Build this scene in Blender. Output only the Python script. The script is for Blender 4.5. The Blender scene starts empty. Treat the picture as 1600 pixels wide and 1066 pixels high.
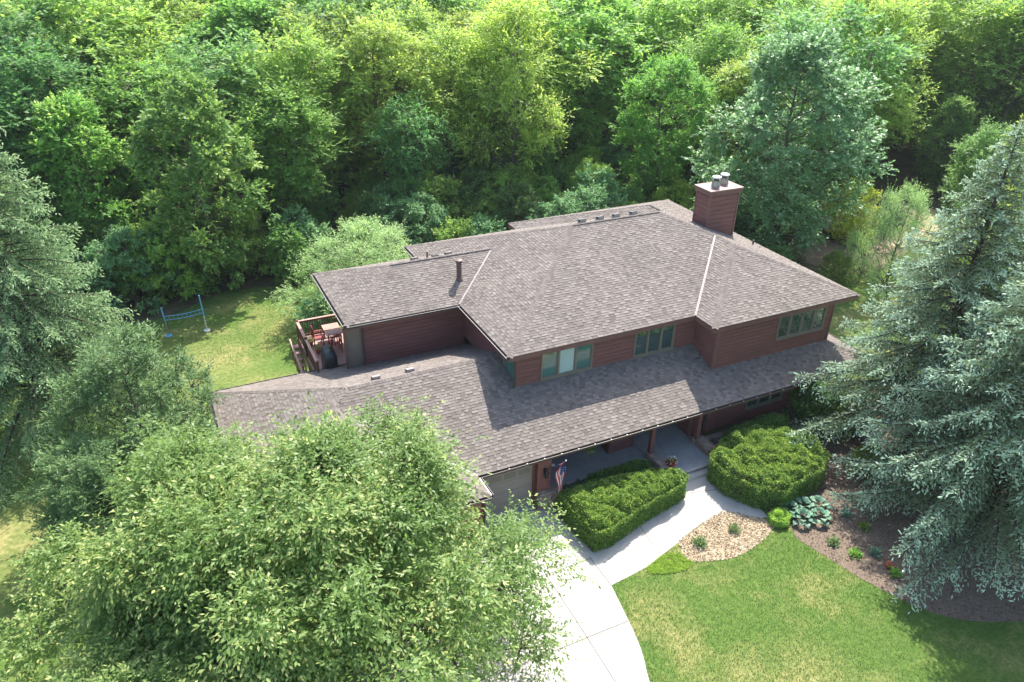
import bpy, math, random
import numpy as np
from mathutils import Vector, Matrix
random.seed(7); RNG=np.random.default_rng(7)
sc=bpy.context.scene; COL=sc.collection
rad=math.radians
# ------------------------------------------------------------ camera
cam=bpy.data.cameras.new('camera'); co=bpy.data.objects.new('camera',cam); COL.objects.link(co); sc.camera=co
pi_,ya,ro=rad(29.01),rad(26.58),rad(1.449)
fw=Vector((math.sin(ya)*math.cos(pi_),math.cos(ya)*math.cos(pi_),-math.sin(pi_)))
rt=Vector((math.cos(ya),-math.sin(ya),0)); up=rt.cross(fw)
r2=rt*math.cos(ro)+up*math.sin(ro); u2=-rt*math.sin(ro)+up*math.cos(ro)
M=Matrix((r2,u2,-fw)).transposed().to_4x4(); M.translation=Vector((-12.259,-24.725,21.974))
co.matrix_world=M; cam.sensor_width=36; cam.lens=36*1172.7/1600; cam.clip_start=.5; cam.clip_end=2000
# ------------------------------------------------------------ world, sun, exposure
SUN_EL,SUN_AZ=rad(51.5),rad(41.5)      # azimuth measured from +Y towards +X
w=bpy.data.worlds.new('World'); sc.world=w; w.use_nodes=True
nt=w.node_tree; bg=nt.nodes['Background']; sky=nt.nodes.new('ShaderNodeTexSky'); sky.sky_type='NISHITA'
sky.sun_disc=False; sky.sun_elevation=SUN_EL; sky.sun_rotation=SUN_AZ; sky.dust_density=2.0; sky.air_density=1.0
nt.links.new(sky.outputs[0],bg.inputs[0]); bg.inputs[1].default_value=.15
sl=bpy.data.lights.new('sun','SUN'); so=bpy.data.objects.new('sun',sl); COL.objects.link(so)
sl.energy=3.9; sl.angle=rad(.55); sl.color=(1,.955,.88)
sd=Vector((math.sin(SUN_AZ)*math.cos(SUN_EL),math.cos(SUN_AZ)*math.cos(SUN_EL),math.sin(SUN_EL)))
so.rotation_euler=sd.to_track_quat('Z','Y').to_euler(); so.location=(20,20,40)
sc.view_settings.view_transform='Standard'; sc.view_settings.look='None'
sc.view_settings.exposure=1.42; sc.view_settings.gamma=1; sc.view_settings.use_curve_mapping=False
try:
    sc.cycles.max_bounces=7; sc.cycles.transmission_bounces=4; sc.cycles.diffuse_bounces=4; sc.cycles.transparent_max_bounces=4
except Exception: pass

# ------------------------------------------------------------ materials
def newmat(name):
    m=bpy.data.materials.new(name); m.use_nodes=True
    return m,m.node_tree,m.node_tree.nodes['Principled BSDF']
def mat(name,c,rough=.7,var=.12,scale=3.,bump=0.,bscale=40.,metal=0.,spec=.4,c2=None,stretch=None,detail=6):
    m,t,b=newmat(name)
    b.inputs['Roughness'].default_value=rough; b.inputs['Metallic'].default_value=metal
    b.inputs['Specular IOR Level'].default_value=spec
    tc=t.nodes.new('ShaderNodeTexCoord'); mp=t.nodes.new('ShaderNodeMapping'); t.links.new(tc.outputs['Object'],mp.inputs[0])
    if stretch: mp.inputs['Scale'].default_value=stretch
    n=t.nodes.new('ShaderNodeTexNoise'); n.inputs['Scale'].default_value=scale; n.inputs['Detail'].default_value=detail; n.inputs['Roughness'].default_value=.65
    t.links.new(mp.outputs[0],n.inputs[0])
    r=t.nodes.new('ShaderNodeValToRGB'); e=r.color_ramp.elements
    if c2 is None: lo=[x*(1-var) for x in c]; hi=[min(1,x*(1+var)) for x in c]
    else: lo,hi=c,c2
    e[0].position=.35; e[1].position=.66; e[0].color=(*lo,1); e[1].color=(*hi,1)
    t.links.new(n.outputs[0],r.inputs[0]); t.links.new(r.outputs[0],b.inputs['Base Color'])
    if bump:
        n2=t.nodes.new('ShaderNodeTexNoise'); n2.inputs['Scale'].default_value=bscale; n2.inputs['Detail'].default_value=4
        t.links.new(mp.outputs[0],n2.inputs[0])
        bp=t.nodes.new('ShaderNodeBump'); bp.inputs['Strength'].default_value=bump; bp.inputs['Distance'].default_value=.03
        t.links.new(n2.outputs[0],bp.inputs['Height']); t.links.new(bp.outputs[0],b.inputs['Normal'])
    return m
def tintmat(name,stops,rough=.6,transl=0.,spec=.3,objvar=.0,noise=None):
    """colour from the per-piece 'tint' attribute through a ramp; optional translucency for leaves"""
    m,t,b=newmat(name); b.inputs['Roughness'].default_value=rough; b.inputs['Specular IOR Level'].default_value=spec
    a=t.nodes.new('ShaderNodeAttribute'); a.attribute_name='tint'
    r=t.nodes.new('ShaderNodeValToRGB'); cr=r.color_ramp
    while len(cr.elements)<len(stops): cr.elements.new(.5)
    for e,(p,c) in zip(cr.elements,stops): e.position=p; e.color=(*c,1)
    fac=a.outputs['Fac']
    t.links.new(fac,r.inputs[0]); col=r.outputs[0]
    if noise:
        tc=t.nodes.new('ShaderNodeTexCoord'); n=t.nodes.new('ShaderNodeTexNoise'); n.inputs['Scale'].default_value=noise[0]; n.inputs['Detail'].default_value=3
        t.links.new(tc.outputs['Object'],n.inputs[0])
        mr=t.nodes.new('ShaderNodeMapRange'); mr.inputs[1].default_value=.3; mr.inputs[2].default_value=.7; mr.inputs[3].default_value=1-noise[1]; mr.inputs[4].default_value=1+noise[1]
        t.links.new(n.outputs[0],mr.inputs[0])
        hs=t.nodes.new('ShaderNodeHueSaturation'); t.links.new(mr.outputs[0],hs.inputs['Value']); t.links.new(col,hs.inputs['Color']); col=hs.outputs[0]
    if objvar:
        oi=t.nodes.new('ShaderNodeObjectInfo'); hs=t.nodes.new('ShaderNodeHueSaturation')
        mr=t.nodes.new('ShaderNodeMapRange'); mr.inputs[3].default_value=.5-objvar*.03; mr.inputs[4].default_value=.5+objvar*.06
        mv=t.nodes.new('ShaderNodeMapRange'); mv.inputs[3].default_value=1-objvar*.6; mv.inputs[4].default_value=1+objvar*.6
        mt=t.nodes.new('ShaderNodeMath'); mt.operation='FRACT'; mm=t.nodes.new('ShaderNodeMath'); mm.operation='MULTIPLY'; mm.inputs[1].default_value=7.31
        t.links.new(oi.outputs['Random'],mm.inputs[0]); t.links.new(mm.outputs[0],mt.inputs[0])
        t.links.new(oi.outputs['Random'],mr.inputs[0]); t.links.new(mt.outputs[0],mv.inputs[0])
        t.links.new(mr.outputs[0],hs.inputs['Hue']); t.links.new(mv.outputs[0],hs.inputs['Value']); t.links.new(col,hs.inputs['Color']); col=hs.outputs[0]
    t.links.new(col,b.inputs['Base Color'])
    if transl:
        tr=t.nodes.new('ShaderNodeBsdfTranslucent'); mx=t.nodes.new('ShaderNodeMixShader'); mx.inputs[0].default_value=transl
        h2=t.nodes.new('ShaderNodeHueSaturation'); h2.inputs['Hue'].default_value=.485; h2.inputs['Saturation'].default_value=1.08; h2.inputs['Value'].default_value=1.5
        t.links.new(col,h2.inputs['Color']); t.links.new(h2.outputs[0],tr.inputs[0])
        t.links.new(b.outputs[0],mx.inputs[1]); t.links.new(tr.outputs[0],mx.inputs[2])
        t.links.new(mx.outputs[0],t.nodes['Material Output'].inputs[0])
    return m
MT={}
MT['siding']=mat('brown siding paint',(.20,.086,.072),.55,.14,1.2,.15,60,stretch=(1,1,6),spec=.25)
MT['trim']=mat('brown trim paint',(.19,.092,.076),.5,.12,2)
MT['dark']=mat('dark brown paint and lap gap shade',(.035,.022,.018),.6,.2,2)  # also backs the siding, its colour standing in for shade in lap gaps
MT['tan']=mat('tan panel paint',(.20,.165,.125),.7,.08,2,.05)
MT['door']=mat('taupe garage door paint',(.27,.235,.20),.6,.06,1.5,.03)
MT['frame']=mat('tan window frame paint',(.20,.175,.13),.5,.06,3)
MT['gutter']=mat('dark gutter metal',(.075,.06,.052),.4,.15,3,spec=.5)
MT['lip']=mat('pale gutter lip metal',(.33,.29,.27),.4,.1,6)
MT['white']=mat('white painted metal',(.75,.74,.70),.4,.06,6)
MT['metal']=mat('galvanised flue metal',(.33,.31,.28),.35,.1,6,metal=.6)
MT['black']=mat('black metal',(.02,.02,.02),.5,.2,6)
MT['valley']=mat('pale valley metal',(.22,.18,.165),.5,.12,4)
MT['pipe']=mat('brown vent pipe metal',(.12,.075,.065),.5,.15,5)
MT['concrete']=mat('pale concrete',(.35,.33,.295),.85,.0,.8,.15,90,c2=(.46,.435,.39),detail=12)
MT['concrete2']=mat('grey porch concrete',(.27,.28,.28),.8,0,1.5,.08,60,c2=(.35,.36,.36))
MT['joint']=mat('dark joint sand',(.16,.15,.13),.9,.2,20)
MT['stone']=mat('pinkish tan field stone',(.23,.16,.13),.85,0,3,.4,14,c2=(.42,.34,.27))
MT['mulchR']=mat('brown shredded mulch',(.085,.062,.044),.95,0,22,.9,45,c2=(.26,.195,.14),detail=10)
MT['mulchL']=mat('straw coloured wood mulch',(.27,.20,.12),.95,0,16,.8,45,c2=(.58,.48,.33),detail=10)
MT['floor']=mat('forest floor litter',(.045,.055,.022),.95,0,.6,.8,20,c2=(.13,.105,.06),detail=10)
MT['deck']=mat('weathered red deck board',(.34,.19,.16),.7,0,3,.1,40,c2=(.46,.29,.25),stretch=(1,6,1))
MT['rail']=mat('red brown railing stain',(.16,.07,.05),.6,.15,4)
MT['railtop']=mat('faded rail cap wood',(.38,.24,.19),.7,.12,4)
MT['redwood']=mat('red painted patio wood',(.30,.05,.045),.5,.12,5)
MT['cover']=mat('black grill cover cloth',(.030,.036,.038),.45,.3,3,.4,8,spec=.6)
MT['terra']=mat('terracotta clay',(.36,.12,.05),.8,.15,6)
MT['redpot']=mat('glazed red pot',(.28,.02,.018),.25,.15,5,spec=.6)
MT['bark']=mat('grey brown bark',(.07,.055,.042),.95,0,6,.7,25,c2=(.19,.155,.12),stretch=(1,1,.25))
MT['bark2']=mat('pale dead wood bark',(.25,.21,.17),.95,0,6,.5,25,c2=(.42,.37,.31),stretch=(1,1,.3))
MT['darkbark']=mat('dark spruce bark',(.045,.032,.024),.95,0,8,.7,25,c2=(.10,.075,.055),stretch=(1,1,.3))
MT['twig']=mat('dead brown twig',(.15,.10,.075),.9,.25,6)
MT['blue']=mat('light blue painted pole',(.13,.36,.60),.4,.08,5)
MT['rubber']=mat('dark door seal',(.02,.02,.02),.8,.2,5)
MT['blind']=mat('white window blind',(.42,.54,.49),.25,.03,2)
MT['peri']=mat('pink petal',(.55,.12,.22),.6,.3,30)
MT['purple']=mat('dark purple petal',(.07,.03,.09),.6,.3,30)
MT['cap']=mat('faded pink chimney cap metal',(.22,.125,.11),.5,.1,4)
m,t,b=newmat('window glass with teal reflection tint'); b.inputs['Base Color'].default_value=(.022,.065,.058,1); b.inputs['Roughness'].default_value=.05; b.inputs['Specular IOR Level'].default_value=1.0; b.inputs['IOR'].default_value=1.8; MT['glass']=m  # teal base colour stands in for reflected sky and trees
m,t,b=newmat('teal reflection tint over pale curtain'); b.inputs['Base Color'].default_value=(.06,.17,.14,1); b.inputs['Roughness'].default_value=.06; b.inputs['Specular IOR Level'].default_value=1.0; b.inputs['IOR'].default_value=1.7; MT['glass2']=m  # reflected teal and the curtain's paleness are both put into the base colour
MT['shingle']=tintmat('weathered brown grey shingle',[(0,(.105,.089,.078)),(.3,(.152,.130,.114)),(.65,(.192,.166,.146)),(1,(.240,.211,.185))],.92,0,.15,noise=(.5,.09))
MT['shingle2']=tintmat('hip cap shingle',[(0,(.145,.122,.108)),(1,(.21,.18,.16))],.92,0,.15)
# lawn: green with real dry patches
m,t,b=newmat('mown lawn'); b.inputs['Roughness'].default_value=.9; b.inputs['Specular IOR Level'].default_value=.1
tc=t.nodes.new('ShaderNodeTexCoord')
def tn(s,d=6): 
    n=t.nodes.new('ShaderNodeTexNoise'); n.inputs['Scale'].default_value=s; n.inputs['Detail'].default_value=d; n.inputs['Roughness'].default_value=.62
    t.links.new(tc.outputs['Object'],n.inputs[0]); return n
n1,n2,n3=tn(.33,5),tn(5,8),tn(45,4)
r=t.nodes.new('ShaderNodeValToRGB'); e=r.color_ramp.elements; e[0].position=.48; e[1].position=.72; e[0].color=(0,0,0,1); e[1].color=(.9,.9,.9,1); t.links.new(n1.outputs[0],r.inputs[0])
rg=t.nodes.new('ShaderNodeValToRGB'); e=rg.color_ramp.elements; e[0].position=.3; e[1].position=.7; e[0].color=(.060,.125,.022,1); e[1].color=(.135,.198,.048,1); t.links.new(n2.outputs[0],rg.inputs[0])
rd=t.nodes.new('ShaderNodeValToRGB'); e=rd.color_ramp.elements; e[0].position=.3; e[1].position=.7; e[0].color=(.20,.20,.06,1); e[1].color=(.42,.36,.16,1); t.links.new(n2.outputs[0],rd.inputs[0])
fac=r.outputs[0]
for cx_,cy_,rr_ in ((-11.5,15.5,4.2),(-9.0,11.0,2.6),(-5.8,17.5,2.6),(1.4,-9.8,1.6),(4.5,-14.5,2.2),(-21,4,4)):
    vm=t.nodes.new('ShaderNodeVectorMath'); vm.operation='DISTANCE'; vm.inputs[1].default_value=(cx_,cy_,0); t.links.new(tc.outputs['Object'],vm.inputs[0])
    mr=t.nodes.new('ShaderNodeMapRange'); mr.inputs[1].default_value=rr_; mr.inputs[2].default_value=0; mr.inputs[3].default_value=0; mr.inputs[4].default_value=1.1; t.links.new(vm.outputs['Value'],mr.inputs[0])
    ml=t.nodes.new('ShaderNodeMath'); ml.operation='MULTIPLY'; t.links.new(mr.outputs[0],ml.inputs[0]); t.links.new(n2.outputs[0],ml.inputs[1])
    ad=t.nodes.new('ShaderNodeMath'); ad.operation='ADD'; ad.use_clamp=True; t.links.new(fac,ad.inputs[0]); t.links.new(ml.outputs[0],ad.inputs[1]); fac=ad.outputs[0]
mx=t.nodes.new('ShaderNodeMixRGB'); t.links.new(fac,mx.inputs[0]); t.links.new(rg.outputs[0],mx.inputs[1]); t.links.new(rd.outputs[0],mx.inputs[2]); t.links.new(mx.outputs[0],b.inputs['Base Color'])
bp=t.nodes.new('ShaderNodeBump'); bp.inputs['Strength'].default_value=.8; bp.inputs['Distance'].default_value=.04; t.links.new(n3.outputs[0],bp.inputs['Height']); t.links.new(bp.outputs[0],b.inputs['Normal'])
MT['lawn']=m
LEAFGAIN=2.05
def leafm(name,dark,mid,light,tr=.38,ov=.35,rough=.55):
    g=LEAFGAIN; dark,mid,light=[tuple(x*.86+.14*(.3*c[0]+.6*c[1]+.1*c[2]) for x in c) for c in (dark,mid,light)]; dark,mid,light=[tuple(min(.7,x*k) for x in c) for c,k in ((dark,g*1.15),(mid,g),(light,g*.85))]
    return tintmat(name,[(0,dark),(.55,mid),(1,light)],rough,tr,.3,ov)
MT['L_maple']=leafm('maple leaf green',(.055,.125,.018),(.108,.205,.028),(.26,.33,.055),.5)
MT['L_maple2']=leafm('deep maple leaf green',(.052,.122,.02),(.096,.190,.028),(.23,.31,.05),ov=.2)
MT['L_locust']=leafm('yellow green leaf',(.088,.150,.018),(.170,.250,.030),(.29,.36,.06),.5)
MT['L_mid']=leafm('woodland green leaf',(.070,.132,.018),(.132,.215,.029),(.24,.31,.055),.52,.35)
MT['L_dark']=leafm('deep green leaf',(.042,.098,.022),(.078,.155,.034),(.14,.22,.055),.48,.35)
MT['L_silver']=leafm('blue green leaf with pale underside',(.045,.110,.036),(.088,.178,.062),(.26,.36,.20),.42,.1,.4)
MT['L_aspen']=leafm('bright green leaf',(.045,.125,.014),(.085,.20,.022),(.17,.31,.04),.45,.1)
MT['L_willow']=leafm('soft pale green leaf',(.085,.15,.045),(.15,.235,.07),(.26,.35,.12),.35,.1)
MT['L_sumac']=leafm('pale green compound leaf',(.035,.095,.028),(.085,.18,.055),(.21,.33,.13),.3,.2)
MT['L_front']=leafm('broad green leaf with yellow tips',(.048,.090,.015),(.096,.155,.027),(.29,.30,.085),.42,.1,.45)
MT['L_arb']=leafm('feathery grey green scale leaf',(.035,.072,.020),(.078,.135,.038),(.15,.21,.08),.3,.1)
MT['L_yellow']=leafm('golden yellow leaf',(.15,.20,.02),(.30,.33,.03),(.50,.46,.06),.4,.1)
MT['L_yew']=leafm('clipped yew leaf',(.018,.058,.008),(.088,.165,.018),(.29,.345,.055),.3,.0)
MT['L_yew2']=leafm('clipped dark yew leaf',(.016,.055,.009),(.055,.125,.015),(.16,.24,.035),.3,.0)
MT['L_hosta']=leafm('blue green hosta leaf',(.03,.08,.045),(.065,.14,.085),(.14,.22,.14),.2,.1)
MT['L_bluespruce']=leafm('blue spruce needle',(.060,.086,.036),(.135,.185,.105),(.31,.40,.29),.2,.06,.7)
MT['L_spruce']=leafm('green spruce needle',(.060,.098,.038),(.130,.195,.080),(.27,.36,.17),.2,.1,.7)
MT['grass']=leafm('grass blade',(.030,.074,.012),(.066,.125,.022),(.20,.21,.07),.35,0)
MT['petals']=leafm('mixed garden leaf',(.04,.11,.02),(.11,.22,.03),(.28,.36,.06),.3,.4)
MT['rust']=leafm('rusty red leaf',(.16,.04,.02),(.30,.08,.03),(.42,.16,.06),.2,0)
MT['petunia']=leafm('petunia petal',(.02,.008,.04),(.06,.03,.10),(.62,.58,.66),.1,0)

# ------------------------------------------------------------ object helpers
def base_loc(o):
    l=Vector(o.location)
    while o.parent: o=o.parent; l+=Vector(o.location)
    return l
def link(name,me,material=None,parent=None,kind=None,local=False):
    o=bpy.data.objects.new(name,me); COL.objects.link(o)
    if me and material and not me.materials: me.materials.append(MT[material] if isinstance(material,str) else material)
    if parent:
        o.parent=parent
        if not local: o.location=-base_loc(parent)
    if kind: o['kind']=kind
    return o
def tag(o,label,cat,group=None,kind=None):
    if label: o['label']=label
    if cat: o['category']=cat
    if group: o['group']=group
    if kind: o['kind']=kind
    return o
def thing(name,label,cat,loc=(0,0,0),group=None):
    o=bpy.data.objects.new(name,None); COL.objects.link(o); o.location=loc; o.empty_display_size=.3
    return tag(o,label,cat,group)
class MB:
    def __init__(s): s.v=[];s.f=[]
    def box(s,a,b):
        x0,y0,z0=a;x1,y1,z1=b
        return s.hexa([(x0,y0,z0),(x1,y0,z0),(x1,y1,z0),(x0,y1,z0),(x0,y0,z1),(x1,y0,z1),(x1,y1,z1),(x0,y1,z1)])
    def hexa(s,p):
        n=len(s.v); s.v+=[tuple(q) for q in p]
        s.f+=[(n,n+3,n+2,n+1),(n+4,n+5,n+6,n+7),(n,n+1,n+5,n+4),(n+1,n+2,n+6,n+5),(n+2,n+3,n+7,n+6),(n+3,n,n+4,n+7)]; return s
    def bar(s,a,b,w,h=None,upv=(0,0,1)):
        a=Vector(a);b=Vector(b);h=h or w; d=(b-a).normalized(); u=Vector(upv)
        if abs(d.dot(u))>.98: u=Vector((0,1,0))
        sx=d.cross(u).normalized(); uz=sx.cross(d).normalized(); p=[]
        for q in (a,b):
            for i,j in ((-1,-1),(1,-1),(1,1),(-1,1)): p.append(q+sx*(i*w/2)+uz*(j*h/2))
        return s.hexa(p)
    def tube(s,pts,rs,n=8,cap=True):
        pts=[Vector(p) for p in pts]; k0=len(s.v); 
        if not hasattr(rs,'__len__'): rs=[rs]*len(pts)
        pu=None
        for i,p in enumerate(pts):
            d=(pts[min(i+1,len(pts)-1)]-pts[max(i-1,0)]).normalized()
            if pu is None: pu=d.orthogonal().normalized()
            u=(pu-d*pu.dot(d)).normalized(); pu=u; w2=d.cross(u)
            for j in range(n):
                a=2*math.pi*j/n; s.v.append(tuple(p+(u*math.cos(a)+w2*math.sin(a))*rs[i]))
        for i in range(len(pts)-1):
            for j in range(n):
                a=k0+i*n+j;b=k0+i*n+(j+1)%n; s.f.append((a,b,b+n,a+n))
        if cap: s.f.append(tuple(range(k0+n-1,k0-1,-1))); m=k0+(len(pts)-1)*n; s.f.append(tuple(range(m,m+n)))
        return s
    def lathe(s,c,prof,n=14):
        c=Vector(c); k0=len(s.v)
        for r,z in prof:
            for j in range(n):
                a=2*math.pi*j/n; s.v.append((c.x+r*math.cos(a),c.y+r*math.sin(a),c.z+z))
        for i in range(len(prof)-1):
            for j in range(n):
                a=k0+i*n+j;b=k0+i*n+(j+1)%n; s.f.append((a,b,b+n,a+n))
        s.f.append(tuple(range(k0+n-1,k0-1,-1))); m=k0+(len(prof)-1)*n; s.f.append(tuple(range(m,m+n)))
        return s
    def mesh(s,name,smooth=False):
        me=bpy.data.meshes.new(name); me.from_pydata(s.v,[],s.f)
        if smooth: me.polygons.foreach_set('use_smooth',[True]*len(me.polygons))
        me.update(); return me
def part(name,mb,material,parent,kind=None,smooth=False,bevel=0):
    o=link(name,mb.mesh(name,smooth),material,parent,kind)
    if bevel:
        b=o.modifiers.new('bevel','BEVEL'); b.width=bevel; b.segments=2; b.limit_method='ANGLE'
    return o
def quads_mesh(name,V,tint,nq=4):
    """V: (N,4,3) numpy quads, tint (N,)"""
    N=len(V); me=bpy.data.meshes.new(name); me.vertices.add(N*4); me.vertices.foreach_set('co',V.astype(np.float32).ravel())
    me.loops.add(N*4); me.loops.foreach_set('vertex_index',np.arange(N*4,dtype=np.int32))
    me.polygons.add(N); me.polygons.foreach_set('loop_start',np.arange(0,N*4,4,dtype=np.int32))
    a=me.attributes.new('tint','FLOAT','POINT'); a.data.foreach_set('value',np.repeat(tint,4).astype(np.float32))
    me.update(calc_edges=True); return me
def nrm(a): return a/np.maximum(np.linalg.norm(a,axis=-1,keepdims=True),1e-9)
def leaf_quads(P,D,N,L,W,tipw=.0):
    """pointed leaf quads: base, side, tip, side"""
    D=nrm(D); S=nrm(np.cross(D,N)); N2=np.cross(S,D)
    L=np.asarray(L)[...,None] if np.ndim(L) else L; W=np.asarray(W)[...,None] if np.ndim(W) else W
    mid=P+D*L*.5
    return np.stack([P,mid+S*W*.5+N2*W*.12,P+D*L,mid-S*W*.5+N2*W*.12],1)
def rdir(n,rng=RNG): return nrm(rng.normal(size=(n,3)))

# ------------------------------------------------------------ GROUND
def poly_sheet(name,pts,z,material,sub=None,label=None):
    me=bpy.data.meshes.new(name); me.from_pydata([(x,y,z) for x,y in pts],[],[tuple(range(len(pts)))]); me.update()
    o=link(name,me,material); o['kind']='structure'
    if label: o['label']=label
    return o
def smoothline(pts,k=4):
    out=[]
    P=[pts[0]]+list(pts)+[pts[-1]]
    for i in range(1,len(P)-2):
        for j in range(k):
            t_=j/k; a,b,c,d=[np.array(P[i+q],float) for q in (-1,0,1,2)]
            out.append(tuple(.5*((2*b)+(-a+c)*t_+(2*a-5*b+4*c-d)*t_*t_+(-a+3*b-3*c+d)*t_**3)))
    out.append(tuple(pts[-1])); return out
poly_sheet('ground',[(-700,-700),(700,-700),(700,900),(-700,900)],-.03,'floor')
lawn_edge=[(-60,-60),(80,-60),(80,-8),(46,-4),(44,4),(38,9),(30,10),(26,16),(12,18),(3,20),(-3,23.0),(-6,24.2),(-9.5,24.6),(-12.5,22.3),(-15,21.8),(-18,21),(-24,20),(-60,18)]
poly_sheet('lawn',lawn_edge,0,'lawn')
drive_edge=smoothline([(.55,-8.12),(.31,-9.36),(-.03,-10.89),(-.55,-12.22),(-1.6,-15),(-3.5,-18.5),(-6,-22)])
drive=[(-3.0,-2.75),(.45,-2.75),(.5,-3.4),(.87,-6.43),(.55,-6.56)]+drive_edge+[(-12,-30),(-20,-26),(-13.2,-16),(-12.5,-9.5),(-10.8,-7.2),(-10.8,-4.0),(-3.0,-4.0)]
poly_sheet('driveway',drive,.006,'concrete')
walk=[(6.4,-4.3),(9.0,-4.3),(8.9,-6.2),(8.75,-7.75)]+smoothline([(8.44,-7.7),(7.2,-6.75),(5.8,-6.85),(4.36,-7.3),(3.3,-7.62),(2.34,-7.9),(.55,-8.12)])[1:]+[(.55,-6.56),(.87,-6.38),(6.3,-5.2)]
poly_sheet('front_walk',walk,.010,'concrete')
for a,b in (((.55,-6.5),(.55,-8.1)),((3.4,-5.8),(3.2,-7.6)),((6.5,-5.0),(8.9,-5.6)),((-3.3,-3.6),(.5,-3.9)),((-1.4,-2.8),(-1.5,-9)),((-6,-6.6),(.6,-6.6)),((-6,-9.8),(.2,-9.8)),((-1.5,-9),(-1.7,-15))):
    d=Vector((b[0]-a[0],b[1]-a[1],0)).normalized(); s=Vector((-d.y,d.x,0))*.016
    me=bpy.data.meshes.new('joint'); me.from_pydata([(a[0]-s.x,a[1]-s.y,.014),(b[0]-s.x,b[1]-s.y,.014),(b[0]+s.x,b[1]+s.y,.014),(a[0]+s.x,a[1]+s.y,.014)],[],[(0,1,2,3)])
    o=link('slab_joint',me,'joint'); o['kind']='structure'
bedL=smoothline([(4.36,-7.24),(5.8,-6.9),(7.28,-6.6),(8.56,-7.8),(9.2,-8.0),(8.4,-8.35),(7.3,-8.75),(5.9,-8.95),(4.6,-8.6),(4.0,-8.2),(4.36,-7.24)],3)[:-1]
poly_sheet('straw_mulch_bed',bedL,.006,'mulchL')
bedR_e=smoothline([(8.9,-7.7),(9.3,-8.35),(8.95,-9.1),(9.1,-9.9),(9.35,-10.8),(9.6,-11.87),(10.04,-13.0),(10.6,-14.1),(11.67,-15.1),(13.55,-15.95),(16,-16.6),(20,-16.6)],3)
bedR=bedR_e+[(26,-14),(29,-8),(28,-3.2),(20.5,-1.0),(9.2,-1.9),(9.2,-4.0)]
poly_sheet('brown_mulch_bed',bedR,.007,'mulchR')
poly_sheet('hedge_bed',[(.6,-2.9),(6.5,-2.5),(6.5,-4.9),(.8,-6.3)],.008,'mulchR')
poly_sheet('side_mulch_bed',smoothline([(33,10.5),(31,13),(32,16),(37,15.5),(41,13),(38,10.3),(33,10.5)])[:-1],.01,'mulchR')
poly_sheet('garden_clearing',smoothline([(41,12),(38,17),(42,22),(49,22),(52,16),(47,12),(41,12)])[:-1],.012,'mulchL')
# mulch chips as real pieces
def inpoly(X,Y,poly):
    c=np.zeros(len(X),bool); n=len(poly)
    for i in range(n):
        x0,y0=poly[i][:2];x1,y1=poly[(i+1)%n][:2]
        if y0==y1: continue
        k=((y0>Y)!=(y1>Y))&(X<(x1-x0)*(Y-y0)/(y1-y0)+x0); c^=k
    return c
def chips(name,poly,n,z,material,stops,label):
    xs=[p[0] for p in poly];ys=[p[1] for p in poly]
    X=RNG.uniform(min(xs),max(xs),n*2);Y=RNG.uniform(min(ys),max(ys),n*2); k=inpoly(X,Y,poly); X=X[k][:n];Y=Y[k][:n]; m_=len(X)
    P=np.stack([X,Y,z+RNG.uniform(0,.03,m_)],1); D=rdir(m_)*np.array([1,1,.25]); N=rdir(m_)*np.array([.5,.5,1])
    me=quads_mesh(name,leaf_quads(P,D,N,RNG.uniform(.05,.14,m_),RNG.uniform(.02,.045,m_)),RNG.random(m_))
    o=link(name,me,tintmat(name+' colour',stops,.9)); tag(o,label,'mulch',kind='stuff')
chips('mulch_chips',bedR,26000,.01,None,[(0,(.035,.024,.018)),(.6,(.14,.098,.07)),(1,(.36,.28,.2))],'brown bark mulch chips under the blue spruces')
chips('straw_mulch_chips',bedL,6000,.01,None,[(0,(.20,.14,.085)),(.6,(.45,.35,.22)),(1,(.68,.58,.42))],'straw coloured wood chips beside the front walk')
# grass blades
def grass(name,n,box,label,keep=None,h=(.03,.085),leaf='grass'):
    X=RNG.uniform(box[0],box[1],n);Y=RNG.uniform(box[2],box[3],n)
    k=inpoly(X,Y,lawn_edge)
    for q in (drive,walk,bedL,bedR): k&=~inpoly(X,Y,q)
    k&=~((X>-12)&(X<19)&(Y>-3)&(Y<14.5))
    if keep is not None: k&=inpoly(X,Y,keep)
    X=X[k];Y=Y[k];m_=len(X)
    P=np.stack([X,Y,np.zeros(m_)],1); D=np.stack([RNG.normal(0,.5,m_),RNG.normal(0,.5,m_),np.ones(m_)],1); N=rdir(m_)
    dry=np.sin(X*.9+1)*np.sin(Y*.8+.5)+RNG.normal(0,.5,m_)
    t_=np.clip(.4+.25*dry,0,1)
    me=quads_mesh(name,leaf_quads(P,D,N,RNG.uniform(*h,m_),RNG.uniform(.012,.028,m_)),t_)
    tag(link(name,me,leaf),label,'grass',kind='stuff')
grass('lawn_grass',150000,(-2,19,-19,-7.5),'mown green grass of the front lawn with dry patches')
grass('lawn_grass',50000,(-20,-4,7,25),'mown green grass of the back lawn with straw coloured patches',h=(.04,.12))
grass('grass_clump',8000,(2.1,4.4,-8.8,-7.5),'small bright green grass clump between walk and straw mulch',keep=smoothline([(2.3,-7.95),(3.4,-7.65),(4.3,-8.2),(3.6,-8.7),(2.3,-8.3),(2.3,-7.95)]),h=(.07,.13),leaf='L_locust')
HAZE=.00017
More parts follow.
